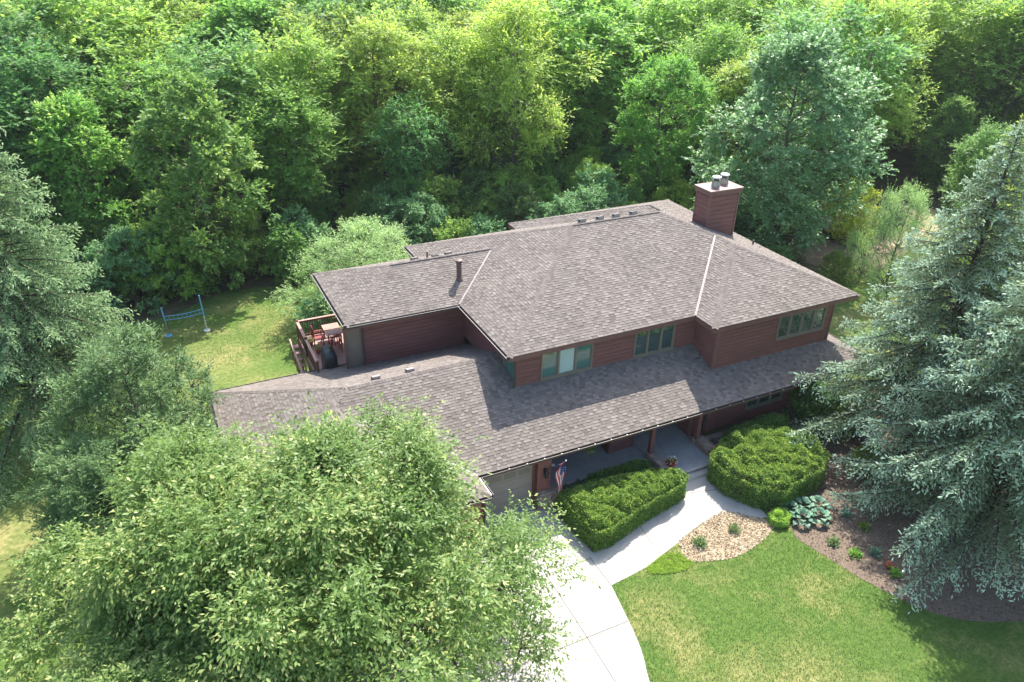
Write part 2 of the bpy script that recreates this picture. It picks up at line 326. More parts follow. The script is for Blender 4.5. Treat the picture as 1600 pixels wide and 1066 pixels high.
# ------------------------------------------------------------ HOUSE
HP=.384; ZU=5.848; ZL=2.75
house=thing('house','low brown wooden house with grey brown hipped shingle roofs on two levels','house',(5,4,0))
UR=[(0,19.146,0,13.7),(7.04,19.146,1.0,14.85),(9.865,19.146,-1.447,13.7),(-5.588,8,5.54,11.914)]
LR=[(-11.7,19.5,-3.16,7.4),(-11.7,-2.85,-4.43,7.4)]
def rooff(rects,z0):
    A=np.array(rects)
    def H(x,y):
        x=np.atleast_1d(x)[...,None];y=np.atleast_1d(y)[...,None]
        h=np.minimum(np.minimum(x-A[:,0],A[:,1]-x),np.minimum(y-A[:,2],A[:,3]-y))
        return h.max(-1)           # plan distance above the eave; negative outside
    return H
class Roof: pass
def shingle_roof(name,rects,z0,label,skip=None,single=None):
    """every shingle tab is its own little wedge; courses follow each hip plane"""
    H=rooff(rects,z0); rng=random.Random(11)
    planes=[]
    for x0,x1,y0,y1 in rects:
        for ax,sg,c,u0,u1 in (('x',1,x0,y0,y1),('x',-1,x1,y0,y1),('y',1,y0,x0,x1),('y',-1,y1,x0,x1)):
            for q in planes:
                if q[0]==ax and q[1]==sg and abs(q[2]-c)<1e-3: q[3]=min(q[3],u0);q[4]=max(q[4],u1);break
            else: planes.append([ax,sg,c,u0,u1])
    cosp=1/math.sqrt(1+HP*HP); ex=.145*cosp
    rootv=[];allV=[];T=[];singles=[]
    nx=Vector
    for ax,sg,c,u0,u1 in planes:
        dmax=9
        sl=np.array([0,0,HP]); 
        if ax=='x': U=np.array([0,1,0.]);D=np.array([sg,0,0.])
        else: U=np.array([1,0,0.]);D=np.array([0,sg,0.])
        O=np.array([c,0,z0]) if ax=='x' else np.array([0,c,z0])
        Nn=nrm(np.array([-D[0]*HP,-D[1]*HP,1.]))
        def act(u,d):
            p=O[None]+np.outer(u,U)+np.outer(d,D)
            h=H(p[:,0],p[:,1]); r=(np.abs(h-d)<2e-3)&(d>-.02)
            if skip: r&=~skip(p[:,0],p[:,1])
            return r
        tabs=[]
        nrow=int(dmax/ex)
        for i in range(nrow):
            d0=i*ex+.0; u=u0-rng.random()*.4; flip=rng.random()<.5
            while u<u1:
                wd=rng.choice((.12,.15,.19,.23,.27,.32)); tabs.append((u,u+wd,d0,d0+ex+.03,1 if flip else 0,rng.random())); flip=not flip; u+=wd+.006
        tb=np.array(tabs)
        cs=[act(tb[:,a],np.clip(tb[:,b],0.002,None)) for a in (0,1) for b in (2,3)]
        ce=act((tb[:,0]+tb[:,1])/2,(tb[:,2]+tb[:,3])/2)
        full=cs[0]&cs[1]&cs[2]&cs[3]; partial=~full&(cs[0]|cs[1]|cs[2]|cs[3]|ce)
        cells=[tb[full]]
        ext=[]
        for q in tb[partial]:
            n=max(2,int((q[1]-q[0])/.035))
            us=np.linspace(q[0],q[1],n+1)
            a=act((us[:-1]+us[1:])/2,np.full(n,q[2]+ex*.5))
            j=0
            while j<n:
                if a[j]:
                    k=j
                    while k<n and a[k]: k+=1
                    ext.append((us[j],us[k],q[2],q[3],q[4],q[5])); j=k
                else: j+=1
        if ext: cells.append(np.array(ext))
        tb=np.concatenate(cells)
        if not len(tb): continue
        m=len(tb)
        def P(u,d,hh): return O[None]+u[:,None]*U+d[:,None]*(D+sl)[None]+hh[:,None]*Nn
        lift=.012+.010*tb[:,4]+.004*tb[:,5]
        z=np.zeros(m)+.001
        a=P(tb[:,0],tb[:,2],lift);b=P(tb[:,1],tb[:,2],lift);c2=P(tb[:,1],tb[:,3],z+.004);d2=P(tb[:,0],tb[:,3],z+.004)
        ab=P(tb[:,0],tb[:,2],z-.012);bb=P(tb[:,1],tb[:,2],z-.012)
        tint=np.clip(.30+.22*tb[:,4]+.55*(tb[:,5]-.35),0,1)
        Q=np.stack([np.stack([a,b,c2,d2],1),np.stack([ab,bb,b,a],1),np.stack([ab,a,d2,d2],1),np.stack([b,bb,c2,c2],1)],1) # m,4quads,4,3
        if single is not None:
            ctr=(a+c2)/2; sel=single(ax,sg,ctr)&(np.arange(m)<full.sum())
            ix=np.where(sel)[0]; ix=ix[np.argsort(ctr[ix,1])][:max(0,300-len(singles))]; sel=np.zeros(m,bool); sel[ix]=True
            for i in ix: singles.append((Q[i],tint[i]))
            Q=Q[~sel];tint=tint[~sel]
        allV.append(Q.reshape(-1,4,3));T.append(np.repeat(tint,4))
    V=np.concatenate(allV);T=np.concatenate(T)
    # deck under the shingles
    mb=MB(); R=Roof()
    xs0=min(r[0] for r in rects);xs1=max(r[1] for r in rects);ys0=min(r[2] for r in rects);ys1=max(r[3] for r in rects)
    st=.15; X=np.arange(xs0,xs1+st,st);Y=np.arange(ys0,ys1+st,st); GX,GY=np.meshgrid(X,Y,indexing='ij'); GZ=H(GX.ravel(),GY.ravel()).reshape(GX.shape)
    vid={};vs=[];fs=[]
    def vv(i,j):
        if (i,j) not in vid: vid[i,j]=len(vs); vs.append((X[i],Y[j],z0+HP*max(GZ[i,j],0)-.045))
        return vid[i,j]
    for i in range(len(X)-1):
        for j in range(len(Y)-1):
            if min(GZ[i,j],GZ[i+1,j],GZ[i,j+1],GZ[i+1,j+1])>-.01: fs.append((vv(i,j),vv(i+1,j),vv(i+1,j+1),vv(i,j+1)))
    me=bpy.data.meshes.new('roof_deck'); me.from_pydata(vs,[],fs); me.update()
    roof=link(name,me,'dark',house); roof['label']=label
    sh=link('shingle_course',quads_mesh('shingle_course',V,T),'shingle',roof,'stuff')
    for Q,t_ in singles[:300]: link('shingle',quads_mesh('shingle',Q,np.repeat(t_,4)),'shingle',roof)
    print(name,'tabs',len(V)//4,'singles',len(singles))
    return roof,H
roofU,HU=shingle_roof('upper_roof',UR,ZU,'upper hipped shingle roof')
def under(x,y): return ((x>.6)&(x<17.6)&(y>.4)&(y<14)) | ((x>10.5)&(x<17.6)&(y>-1.2)&(y<1)) | ((x>-4.6)&(x<1)&(y>6.5))
nearc=np.array([-.5,-2.4])
def single(ax,sg,c):
    return (ax=='y')&(sg==1)&(c[:,1]<-2.35)&(c[:,0]>-2.0)&(c[:,0]<9.3)
roofL,HL=shingle_roof('lower_roof',LR,ZL,'lower shingle roof over garage and porch',skip=under,single=single)
def ropt(x,y,upper=True,dz=0.):
    return Vector((x,y,(ZU if upper else ZL)+HP*float((HU if upper else HL)(np.array([x]),np.array([y]))[0])+dz))
def cap_line(a,b,upper=True,parent=None):
    """overlapping ridge and hip cap shingles"""
    roof=roofU if upper else roofL
    A=Vector((a[0],a[1],0));B=Vector((b[0],b[1],0)); L=(B-A).length*1.05; n=int(L/.15); V=[];T=[]
    d=(B-A).normalized(); s=Vector((-d.y,d.x,0))
    for i in range(n):
        p0=A.lerp(B,i/n);p1=A.lerp(B,min(1,(i+1.15)/n))
        row=[]
        def pt(p,k,dz): q=p+s*k; return ropt(q.x,q.y,upper,dz)
        l0,l1=.032,.022
        c0,c1=pt(p0,0,l0+.006),pt(p1,0,l1+.006)
        for sg in (-1,1):
            e0,e1=pt(p0,sg*.15,l0-.006),pt(p1,sg*.15,l1-.008)
            V.append([c0,e0,e1,c1]); V.append([c0-Vector((0,0,.02)),e0-Vector((0,0,.025)),e0,c0]); V.append([e0,e0-Vector((0,0,.03)),e1-Vector((0,0,.03)),e1]); T+= [random.random()]*3
    me=quads_mesh('hip_cap',np.array([[list(q) for q in r] for r in V]),np.array(T))
    link('hip_cap',me,'shingle2',roof,'stuff')
def valley_line(a,b,upper=True,w_=.045,m='valley'):
    A=Vector((a[0],a[1],0));B=Vector((b[0],b[1],0)); d=(B-A).normalized(); s=Vector((-d.y,d.x,0)); n=24; vs=[];fs=[]
    for i in range(n+1):
        p=A.lerp(B,i/n)
        for k in (-1,-.35,0,.35,1):
            q=p+s*w_*k; h=ropt(q.x,q.y,upper,.032 if abs(k)==1 else (.036 if k else .048)); vs.append(tuple(h))
    for i in range(n):
        for k in range(4): a_=i*5+k; fs.append((a_,a_+5,a_+6,a_+1))
    me=bpy.data.meshes.new('valley_flashing'); me.from_pydata(vs,[],fs); me.update(); link('valley_flashing',me,m,roofU if upper else roofL)
w1=4.6405
for a,b in (((0,0),(6.85,6.85)),((6.85,6.85),(12.3,6.85)),((12.3,6.85),(19.146-4.64,4.64)),((19.146-4.64,4.64),(19.146-4.64,3.19)),((19.146-4.64,3.19),(19.146,-1.447)),((9.865,-1.447),(14.5,3.19)),
            ((-5.588,5.54),(-2.4,8.727)),((-5.588,11.914),(-2.4,8.727)),((-2.4,8.727),(3.187,8.727)),((19.146,14.85),(13.3,9.0)),((0,13.7),(6.85,6.85))): cap_line(a,b)
for a,b in (((9.865,0),(9.865+w1-.1,w1-.1)),((0,5.54),(3.15,8.69))): valley_line(a,b)
for a,b in (((-11.7,7.4),(-7.27,2.97)),((-7.27,2.97),(-7.27,0)),((-7.27,0),(-2.85,-4.43)),((-11.7,-4.43),(-7.27,0)),((-6.6,2.12),(.45,2.12)),((17.75,-1.41),(19.5,-3.16))): cap_line(a,b,False)
valley_line((-2.85,-3.16),(-6.4,.39),False,.045,'lip')
# --- eaves: fascia, gutter, soffit
def eave(pts,z,gut,parent,label=None):
    for (x0,y0,nx_,ny_),(x1,y1) in pts:
        n=Vector((nx_,ny_,0)); a=Vector((x0,y0,z));b=Vector((x1,y1,z)); 
        mb=MB(); mb.bar(a-n*.03-Vector((0,0,.135)),b-n*.03-Vector((0,0,.135)),.035,.21); part('fascia',mb,'trim',parent)
        if gut:
            d=(b-a).normalized(); 
            prof=[(.0,-.02),(.0,-.125),(.085,-.125),(.115,-.03),(.125,-.018)]
            vs=[];fs=[]
            for p in (a,b):
                for o_,h in prof: q=p+n*o_+Vector((0,0,h)); vs.append(tuple(q))
            k=len(prof)
            for i in range(k-1): fs.append((i,i+1,i+1+k,i+k))
            me=bpy.data.meshes.new('gutter'); me.from_pydata(vs,[],fs); me.update(); g=link('gutter',me,'gutter',parent)
            so_=g.modifiers.new('s','SOLIDIFY'); so_.thickness=.008
            mb=MB(); mb.bar(a+n*.127+Vector((0,0,-.014)),b+n*.127+Vector((0,0,-.014)),.022,.016); part('gutter_lip',mb,'lip' if gut==2 else 'gutter',parent)
e=.0
eave([((0,0,0,-1),(9.865,0)),((9.865,0,-1,0),(9.865,-1.447)),((9.865,-1.447,0,-1),(19.146,-1.447)),((19.146,-1.447,1,0),(19.146,14.85)),((7.04,14.85,0,1),(19.146,14.85)),((0,13.7,0,1),(7.04,13.7)),((7.04,13.7,-1,0),(7.04,14.85)),((-5.588,11.914,0,1),(0,11.914))],ZU,0,roofU)
eave([((0,0,-1,0),(0,5.54)),((-5.588,5.54,0,-1),(0,5.54)),((-5.588,5.54,-1,0),(-5.588,11.914)),((0,11.914,-1,0),(0,13.7))],ZU,2,roofU)
eave([((-2.85,-3.16,0,-1),(19.5,-3.16)),((-2.85,-4.43,1,0),(-2.85,-3.29)),((-11.7,-4.43,-1,0),(-11.7,7.4)),((-11.7,-4.43,0,-1),(-2.85,-4.43)),((19.5,-3.16,1,0),(19.5,7.4)),((-11.7,7.4,0,1),(-4.8,7.4))],ZL,1,roofL)
# dots: gutter brackets on the long front gutter, and pale run along the garage return
for i in range(27):
    mb=MB(); x=-2.3+i*.81; mb.box((x-.028,-3.295,ZL-.022),(x+.028,-3.235,ZL+.004)); part('gutter_bracket',mb,'lip',roofL)
mb=MB(); mb.box((-2.86,-4.43,ZL-.01),(-2.80,-3.3,ZL+.012)); part('gutter_lip',mb,'white',roofL)
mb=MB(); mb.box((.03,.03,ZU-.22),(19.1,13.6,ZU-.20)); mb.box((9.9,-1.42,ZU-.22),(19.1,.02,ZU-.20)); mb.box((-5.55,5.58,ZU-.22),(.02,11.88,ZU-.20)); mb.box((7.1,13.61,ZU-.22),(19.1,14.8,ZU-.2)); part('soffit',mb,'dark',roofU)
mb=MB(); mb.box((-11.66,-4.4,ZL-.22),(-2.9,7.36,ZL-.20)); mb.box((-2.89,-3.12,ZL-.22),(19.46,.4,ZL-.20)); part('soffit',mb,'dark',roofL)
# --- walls with lap boards
def wall(a,b,z0,z1,holes=(),m='siding',boards=True,expo=.2,th=.12,corner=(1,1),lowz=None):
    """outer face runs a->b with the outside on the right hand; holes = (u0,u1,z0,z1)"""
    a=Vector((*a,0));b=Vector((*b,0)); L=(b-a).length; d=(b-a)/L; n=Vector((d.y,-d.x,0))
    mb=MB()
    q=[a+d*.0-n*.03,b-n*.03,b-n*th,a-n*th]
    mb.hexa([(p.x,p.y,z0) for p in q]+[(p.x,p.y,z1) for p in q]); W=part('wall',mb,'dark' if boards else m,house)  # dark backing puts the shadow lines between lap boards into the colour
    if boards:
        z=z0
        while z<z1-.02:
            zt=min(z+expo,z1)
            segs=[(.05 if corner[0] else 0,L-(.05 if corner[1] else 0))]
            for h in holes:
                if zt>h[2]+.01 and z<h[3]-.01:
                    ns=[]
                    for s0,s1 in segs:
                        if h[0]>s0 and h[0]<s1: ns.append((s0,h[0]))
                        if h[1]<s1 and h[1]>s0: ns.append((h[1],s1))
                        if h[1]<=s0 or h[0]>=s1: ns.append((s0,s1))
                    segs=ns
            zt_=zt; zt=zt-.028
            for s0,s1 in segs:
                p0=a+d*s0;p1=a+d*s1; o0,o1=.012,-.012; B_=-.05
                mb=MB(); mb.hexa([(p+n*k).to_tuple()[:2]+(zz,) for p,k,zz in ((p0,o0,z+.002),(p1,o0,z+.002),(p1,B_,z+.002),(p0,B_,z+.002),(p0,o1,zt),(p1,o1,zt),(p1,B_,zt),(p0,B_,zt))])
                part('siding_board',mb,m,W)
            z=zt_
        for f_,p in ((corner[0],a),(corner[1],b)):
            if f_:
                mb=MB(); c=p+(d if p is a else -d)*.045-n*.0; 
                mb.bar((c.x,c.y,z0),(c.x,c.y,z1),.10,.06,upv=n); part('corner_board',mb,'trim',house)
    return W
def window(a,b,z0,z1,n_pane,mats,parent=house,depth=.05):
    a=Vector((*a,0));b=Vector((*b,0)); L=(b-a).length; d=(b-a)/L; n=Vector((d.y,-d.x,0)); f=.07
    mb=MB()
    def bx(u0,u1,za,zb,o0,o1):
        q=[a+d*u0+n*o1,a+d*u1+n*o1,a+d*u1+n*o0,a+d*u0+n*o0]
        return [(p.x,p.y,za) for p in q]+[(p.x,p.y,zb) for p in q]
    mb.hexa(bx(0,L,z0,z0+f,-.06,.055)); mb.hexa(bx(0,L,z1-f,z1,-.06,.045)); mb.hexa(bx(0,f,z0+f,z1-f,-.06,.045)); mb.hexa(bx(L-f,L,z0+f,z1-f,-.06,.045))
    W=part('window',mb,'frame',parent)
    s=MB(); s.hexa(bx(-.03,L+.03,z0-.04,z0,-.06,.085)); part('sill',s,'frame',W)
    pw=L/n_pane
    for i in range(n_pane):
        u0=i*pw+(f if i==0 else .045);u1=(i+1)*pw-(f if i==n_pane-1 else .045)
        p=MB(); p.hexa(bx(u0,u1,z0+f,z1-f,-.035,-.025)); part('pane',p,mats[i],W)
        fr=MB()
        for q in ((u0,u0+.03,z0+f,z1-f),(u1-.03,u1,z0+f,z1-f),(u0+.03,u1-.03,z0+f,z0+f+.03),(u0+.03,u1-.03,z1-f-.03,z1-f)): fr.hexa(bx(*q,-.024,.01))
        part('sash',fr,'frame',W)
        if i: m_=MB(); m_.hexa(bx(i*pw-.045,i*pw+.045,z0+f,z1-f,-.06,.04)); part('mullion',m_,'frame',W)
FY=.30   # front wall plane of the upper storey
w1a,w1b,w2a,w2b,WZ0,WZ1=1.72,4.4,6.68,9.0,4.13,5.58
w3a,w3b,W3Z0,W3Z1=14.05,17.2,4.27,5.56
wall((.5,FY),(9.9+.35,FY),3.7,ZU-.2,[(w1a-.5,w1b-.5,WZ0,WZ1),(w2a-.5,w2b-.5,WZ0,WZ1)],corner=(1,0))
window((w1a,FY),(w1b,FY),WZ0,WZ1,3,['glass2','blind','glass2'])
window((w2a,FY),(w2b,FY),WZ0,WZ1,3,['glass','glass','glass'])
wall((10.25,FY),(10.25,-1.28),3.25,ZU-.2,corner=(0,1))
wall((10.25,-1.28),(17.75,-1.28),3.25,ZU-.2,[(w3a-10.25,w3b-10.25,W3Z0,W3Z1)])
window((w3a,-1.28),(w3b,-1.28),W3Z0,W3Z1,4,['glass']*4)
wall((17.75,-1.28),(17.75,14.2),0,ZU-.2)
wall((.5,6.2),(.5,FY),3.7,ZU-.2,[(6.2-FY-1.2,6.2-FY-.12,WZ0,WZ1)],corner=(0,1))
window((.5,FY+1.2),(.5,FY+.12),WZ0,WZ1,1,['glass2'])
wall((-4.7,6.2),(.5,6.2),2.9,ZU-.2,corner=(0,0))
wall((-5.52,6.2),(-4.66,6.2),2.3,ZU-.2,m='tan',boards=False)
mb=MB(); mb.box((-5.60,6.1,0),(-5.50,6.22,ZU-.2)); part('corner_post',mb,'trim',house)
mb=MB(); mb.tube([(-4.70,6.12,ZU-.25),(-4.70,6.12,3.42),(-4.78,5.98,3.40)],.045,8); part('downspout',mb,'gutter',house)
mb=MB(); mb.tube([(.40,FY-.02,ZU-.3),(.40,FY-.02,4.05),(.40,FY-.14,4.0)],.045,8); part('downspout',mb,'gutter',house)
wall((-3.2,11.5),(-3.2,6.3),2.3,ZU-.2); wall((17.75,14.2),(.5,14.2),0,ZU-.2,boards=False); wall((.5,13.3),(.5,11.5),0,ZU-.2,boards=False); wall((.5,11.5),(-3.2,11.5),0,ZU-.2,boards=False)
mb=MB(); mb.box((.62,FY+.13,2.6),(17.6,14.05,2.7)); part('upper_floor',mb,'dark',house)
# lower storey
GY=-2.72
wall((-2.3,GY),(.0,GY),2.25,ZL-.2,m='trim',boards=False)
D=MB(); D.box((-2.95,GY-.02,.02),(-.14,GY+.03,2.25)); gd=part('garage_door',D,'door',house)
for i in range(4):
    s=MB(); s.box((-2.94,GY-.045,.03+i*.555),(-.15,GY-.02,.03+i*.555+.54)); part('door_panel',s,'door',gd)
for i in range(4):
    s=MB(); x0=-2.8+i*.66; s.box((x0,GY-.056,1.80),(x0+.55,GY-.047,2.08)); part('pane',s,'frame',gd)
D=MB(); D.box((-.14,GY-.09,0),(-.07,GY+.05,2.3)); part('door_jamb',D,'trim',house)
D=MB(); D.hexa([(-3.0,GY-.30,.006),(-.15,GY-.34,.006),(-.15,GY-.02,.006),(-3.0,GY-.02,.006),(-3.0,GY-.28,.02),(-.15,GY-.32,.02),(-.15,GY-.02,.09),(-3.0,GY-.02,.09)]); part('door_threshold',D,'concrete2',house)
D=MB(); D.box((-.07,GY-.35,.0),(.55,GY+.12,ZL-.2)); gp=part('wall_pier',D,'siding',house)
for i in range(5):
    s=MB(); s.box((-.075+i*.127,GY-.375,.9),(-.075+i*.127+.119,GY-.35,ZL-.2)); part('vertical_board',s,'siding',gp)
wall((-3.0,GY),(-3.0,-4.0),0,ZL-.2,corner=(0,0)); wall((-3.1,-4.0),(-11.3,-4.0),0,ZL-.2,boards=False); wall((-11.3,7.0),(-11.3,-4.0),0,ZL-.2,boards=False); wall((-4.7,7.0),(-11.3,7.0),0,ZL-.2,boards=False)
# porch back walls
wall((.55,.0),(4.6,.0),.3,ZL-.2,corner=(0,0))
wall((.55,GY+.1),(.55,.0),.3,ZL-.2,corner=(0,0))
wall((4.6,.0),(4.6,-1.45),.3,ZL-.2,corner=(0,1)); wall((4.6,-1.45),(6.0,-1.45),.3,ZL-.2); wall((6.0,-1.45),(6.0,.6),.3,ZL-.2,corner=(1,0))
wall((6.0,.6),(8.9,.6),.3,ZL-.2,corner=(0,0))
D=MB(); D.box((6.7,.52,.36),(7.7,.58,2.4)); part('front_door',D,'rail',house)
wall((8.9,.6),(8.9,-1.9),.3,ZL-.2,corner=(0,1)); wall((8.9,-1.9),(17.75,-1.9),.3,ZL-.2,[(3.4,5.8,1.0,2.3)])
window((12.3,-1.9),(14.7,-1.9),1.0,2.3,3,['glass']*3); wall((17.75,-1.9),(17.75,-1.28),0,ZL-.2,boards=False)
# porch slab and steps
D=MB(); D.box((.56,-2.55,0),(6.12,.6,.34)); D.box((6.14,-4.0,0),(9.05,.6,.345)); part('porch_floor',D,'concrete2',house)
D=MB(); D.box((.56,-2.62,.30),(6.12,-2.552,.40)); part('porch_curb',D,'concrete',house)
D=MB(); D.box((6.4,-4.36,0),(9.0,-4.003,.17)); part('step',D,'concrete',house)
D=MB(); D.box((6.2,-4.10,.30),(9.05,-4.001,.352)); part('step_nosing',D,'concrete',house)
for x in (6.18,8.85):
    D=MB(); D.box((x-.10,-2.62,.6),(x+.10,-2.42,ZL-.2)); part('porch_post',D,'siding',house)
D=MB(); D.box((9.15,-2.5,.3),(9.30,-2.35,ZL-.2)); part('porch_post',D,'dark',house)
D=MB(); D.box((-.0,-2.75,ZL-.42),(19.3,-2.6,ZL-.205)); part('porch_beam',D,'trim',house)
# field stone piers
def stones(x0,x1,y0,y1,z0,z1,seed,name='stone_pier'):
    rg=random.Random(seed); D=MB(); D.box((x0+.04,y0+.04,z0),(x1-.04,y1-.04,z1-.03)); P_=part(name,D,'joint',house)
    z=z0
    while z<z1-.03:
        h=min(rg.uniform(.13,.22),z1-z); 
        for face in range(2):
            u=(x0,y0)[face]; e_=(x1,y1)[face]
            while u<e_-.03:
                l=min(rg.uniform(.16,.34),e_-u); o=rg.uniform(0,.03); s=MB()
                if face==0: s.box((u+.01,y0-o,z+.008),(u+l-.01,y0+.12,z+h-.008))
                else: s.box((x0-o,u+.01,z+.008),(x0+.12,u+l-.01,z+h-.008))
                part('stone',s,'stone',P_,bevel=.02); u+=l
        z+=h
    u=x0
    while u<x1-.03:
        l=min(rg.uniform(.3,.5),x1-u); s=MB(); s.box((u+.006,y0-.03,z1-.03),(u+l-.006,y1+.03,z1+.035)); part('capstone',s,'stone',P_,bevel=.015); u+=l
stones(-.07,.95,-3.30,-2.95,0,.85,1); stones(6.0,6.42,-3.75,-2.4,.0,.62,2); stones(8.75,9.3,-3.5,-2.35,.0,.65,3)
stones(9.4,14.5,-2.6,-2.35,0,.38,4,'stone_edging')
# chimney
ch=MB(); ch.box((15.2,6.25,6.0),(17.2,7.4,9.3)); CH=part('chimney',ch,'dark',house); CH['label']='boxy brown sided chimney with two round flues'  # body coloured dark so the gaps between boards look shaded
def chim_boards():
    z=6.0
    while z<9.22:
        zt=min(z+.26,9.3)-.03
        for (x0,y0,x1,y1,nx_,ny_) in ((15.26,6.25,17.14,6.25,0,-1),(15.2,7.34,15.2,6.31,-1,0),(17.2,6.31,17.2,7.34,1,0)):
            mb=MB(); a=Vector((x0,y0,0));b=Vector((x1,y1,0));n=Vector((nx_,ny_,0))
            mb.hexa([(p+n*k).to_tuple()[:2]+(zz,) for p,k,zz in ((a,.03,z+.002),(b,.03,z+.002),(b,-.02,z+.002),(a,-.02,z+.002),(a,.006,zt),(b,.006,zt),(b,-.02,zt),(a,-.02,zt))])
            part('siding_board',mb,'siding',CH)
        z=zt+.03
chim_boards()
for x,y in ((15.2,6.25),(17.2,6.25),(15.2,7.4),(17.2,7.4)):
    D=MB(); D.box((x-.045,y-.045,6),(x+.045,y+.045,9.3)); part('corner_board',D,'trim',CH)
D=MB(); D.box((15.09,6.14,9.22),(17.31,7.51,9.42)); part('chimney_band',D,'trim',CH)
D=MB(); D.box((15.04,6.09,9.422),(17.36,7.56,9.50)); D.hexa([(15.06,6.11,9.5),(17.34,6.11,9.5),(17.34,7.54,9.5),(15.06,7.54,9.5),(15.9,6.7,9.56),(16.5,6.7,9.56),(16.5,6.95,9.56),(15.9,6.95,9.56)]); part('chimney_cap',D,'cap',CH)
for x,y in ((15.85,6.72),(16.62,6.95)):
    D=MB(); D.lathe((x,y,9.52),[(.25,0),(.235,.12),(.2,.3),(.2,.38)],18); fl=part('flue',D,'metal',CH,smooth=False)
    D=MB(); D.lathe((x,y,9.92),[(.16,0),(.16,.10)],16); part('flue_mesh',D,'black',CH)
    D=MB(); D.lathe((x,y,10.02),[(.24,0),(.25,.015),(.25,.06),(.22,.085),(.05,.10)],20); part('flue_lid',D,'white',CH)
# roof furniture
D=MB(); zb=ropt(.62,7.08).z; D.lathe((.62,7.08,zb-.1),[(.13,0),(.13,.95),(.13,1.0)],16); vp=part('vent_pipe',D,'pipe',house)
D=MB(); D.lathe((.62,7.08,zb+.90),[(.13,0),(.17,.03),(.17,.10),(.19,.11),(.19,.16),(.02,.20)],16); part('pipe_lid',D,'pipe',vp)
D=MB(); D.lathe((.62,7.08,zb-.03),[(.20,-.02),(.17,.08),(.135,.12)],16); part('pipe_collar',D,'pipe',vp)
def box_vent(x,y,upper=True,ax=(0,1),m='lip',hgt=.06):
    p=ropt(x,y,upper,dz=hgt); D=MB(); z=p.z
    D.hexa([(x-.18,y-.12,z-.06-hgt),(x+.18,y-.12,z-.06-hgt),(x+.18,y+.2,z-.12-hgt),(x-.18,y+.2,z-.12-hgt),(x-.17,y-.10,z+.14),(x+.17,y-.10,z+.14),(x+.17,y+.18,z+.05),(x-.17,y+.18,z+.05)]); v_=part('roof_vent',D,m,house)
    D=MB(); D.box((x-.183,y-.08,z-.02),(x-.178,y+.12,z+.07)); part('vent_opening',D,'black',v_)
for x in (7.6,8.7,9.7,10.8): box_vent(x,7.12,hgt=.16)
box_vent(-.9,9.35); box_vent(1.0,9.45)
D=MB(); p=ropt(-.2,9.4); D.lathe((p.x,p.y,p.z-.05),[(.05,0),(.05,.42)],10); part('plumbing_vent',D,'pipe',house)
D=MB(); p=ropt(.3,9.5); D.box((p.x-.2,p.y-.1,p.z-.05),(p.x+.15,p.y+.1,p.z+.13)); part('roof_vent',D,'black',house)
box_vent(-5.15,2.55,False); box_vent(-3.6,2.55,False)
p=ropt(17.9,5.2); D=MB(); D.lathe((p.x,p.y,p.z-.05),[(.05,0),(.05,.33)],10); part('plumbing_vent',D,'black',house)
p=ropt(18.15,5.0); D=MB(); D.lathe((p.x,p.y,p.z-.03),[(.14,0),(.12,.07)],10); part('roof_vent',D,'black',house)
p=ropt(-7.9,.9,False); D=MB(); D.hexa([(-8.15,.7,p.z-.12),(-7.75,.7,p.z-.02),(-7.75,1.05,p.z-.02),(-8.15,1.05,p.z-.12),(-8.15,.7,p.z-.03),(-7.75,.7,p.z+.10),(-7.75,1.05,p.z+.10),(-8.15,1.05,p.z-.03)]); part('roof_vent',D,'valley',house)
# coach lamp on the pier
D=MB(); D.box((.20,-3.20,1.95),(.30,-3.10,2.1)); lm=part('wall_lamp',D,'black',house)
D=MB(); D.lathe((.25,-3.27,1.68),[(.05,0),(.085,.05),(.10,.26),(.12,.27),(.03,.38)],8); part('lamp_lantern',D,'black',lm)
D=MB(); D.lathe((.62,-3.15,2.12),[(.02,0),(.09,.05),(.09,.09),(.03,.12)],10); part('porch_sensor',D,'lip',house)

# ------------------------------------------------------------ DECK
deck=thing('deck','raised red brown wooden deck with railings behind the garage roof','deck',(-6,9,0))
DZ=2.5
for i in range(17):
    x=-6.85+i*.145; D=MB(); D.box((x,6.25,DZ-.04),(x+.138,11.55,DZ)); part('floor_board',D,'deck',deck)
for x in (-6.8,-4.6):
    for y in (6.9,9.2,11.45): D=MB(); D.box((x-.05,y-.05,0),(x+.05,y+.05,DZ-.05)); part('support_post',D,'rail',deck)
D=MB(); D.box((-6.90,6.2,DZ-.24),(-6.86,11.6,DZ-.02)); D.box((-6.86,11.56,DZ-.24),(-4.4,11.6,DZ-.02)); part('rim_board',D,'rail',deck)
def railing(a,b,parent,z=DZ,nb=None):
    a=Vector((*a,z));b=Vector((*b,z)); L=(b-a).length; n=int(L/.125)
    D=MB(); D.bar(a+Vector((0,0,1.0)),b+Vector((0,0,1.0)),.14,.04); part('rail_cap',D,'railtop',parent)
    for h in (.12,.93): D=MB(); D.bar(a+Vector((0,0,h)),b+Vector((0,0,h)),.04,.09); part('rail',D,'rail',parent)
    for i in range(1,n):
        p=a.lerp(b,i/n); D=MB(); D.box((p.x-.017,p.y-.017,z+.165),(p.x+.017,p.y+.017,z+.885)); part('baluster',D,'rail',parent)
    for p in (a,b): D=MB(); D.box((p.x-.055,p.y-.055,z-.2),(p.x+.055,p.y+.055,z+1.08)); part('rail_post',D,'rail',parent)
railing((-6.8,6.9),(-6.8,9.4),deck); railing((-6.8,9.4),(-6.8,11.45),deck); railing((-6.8,11.5),(-4.45,11.5),deck)
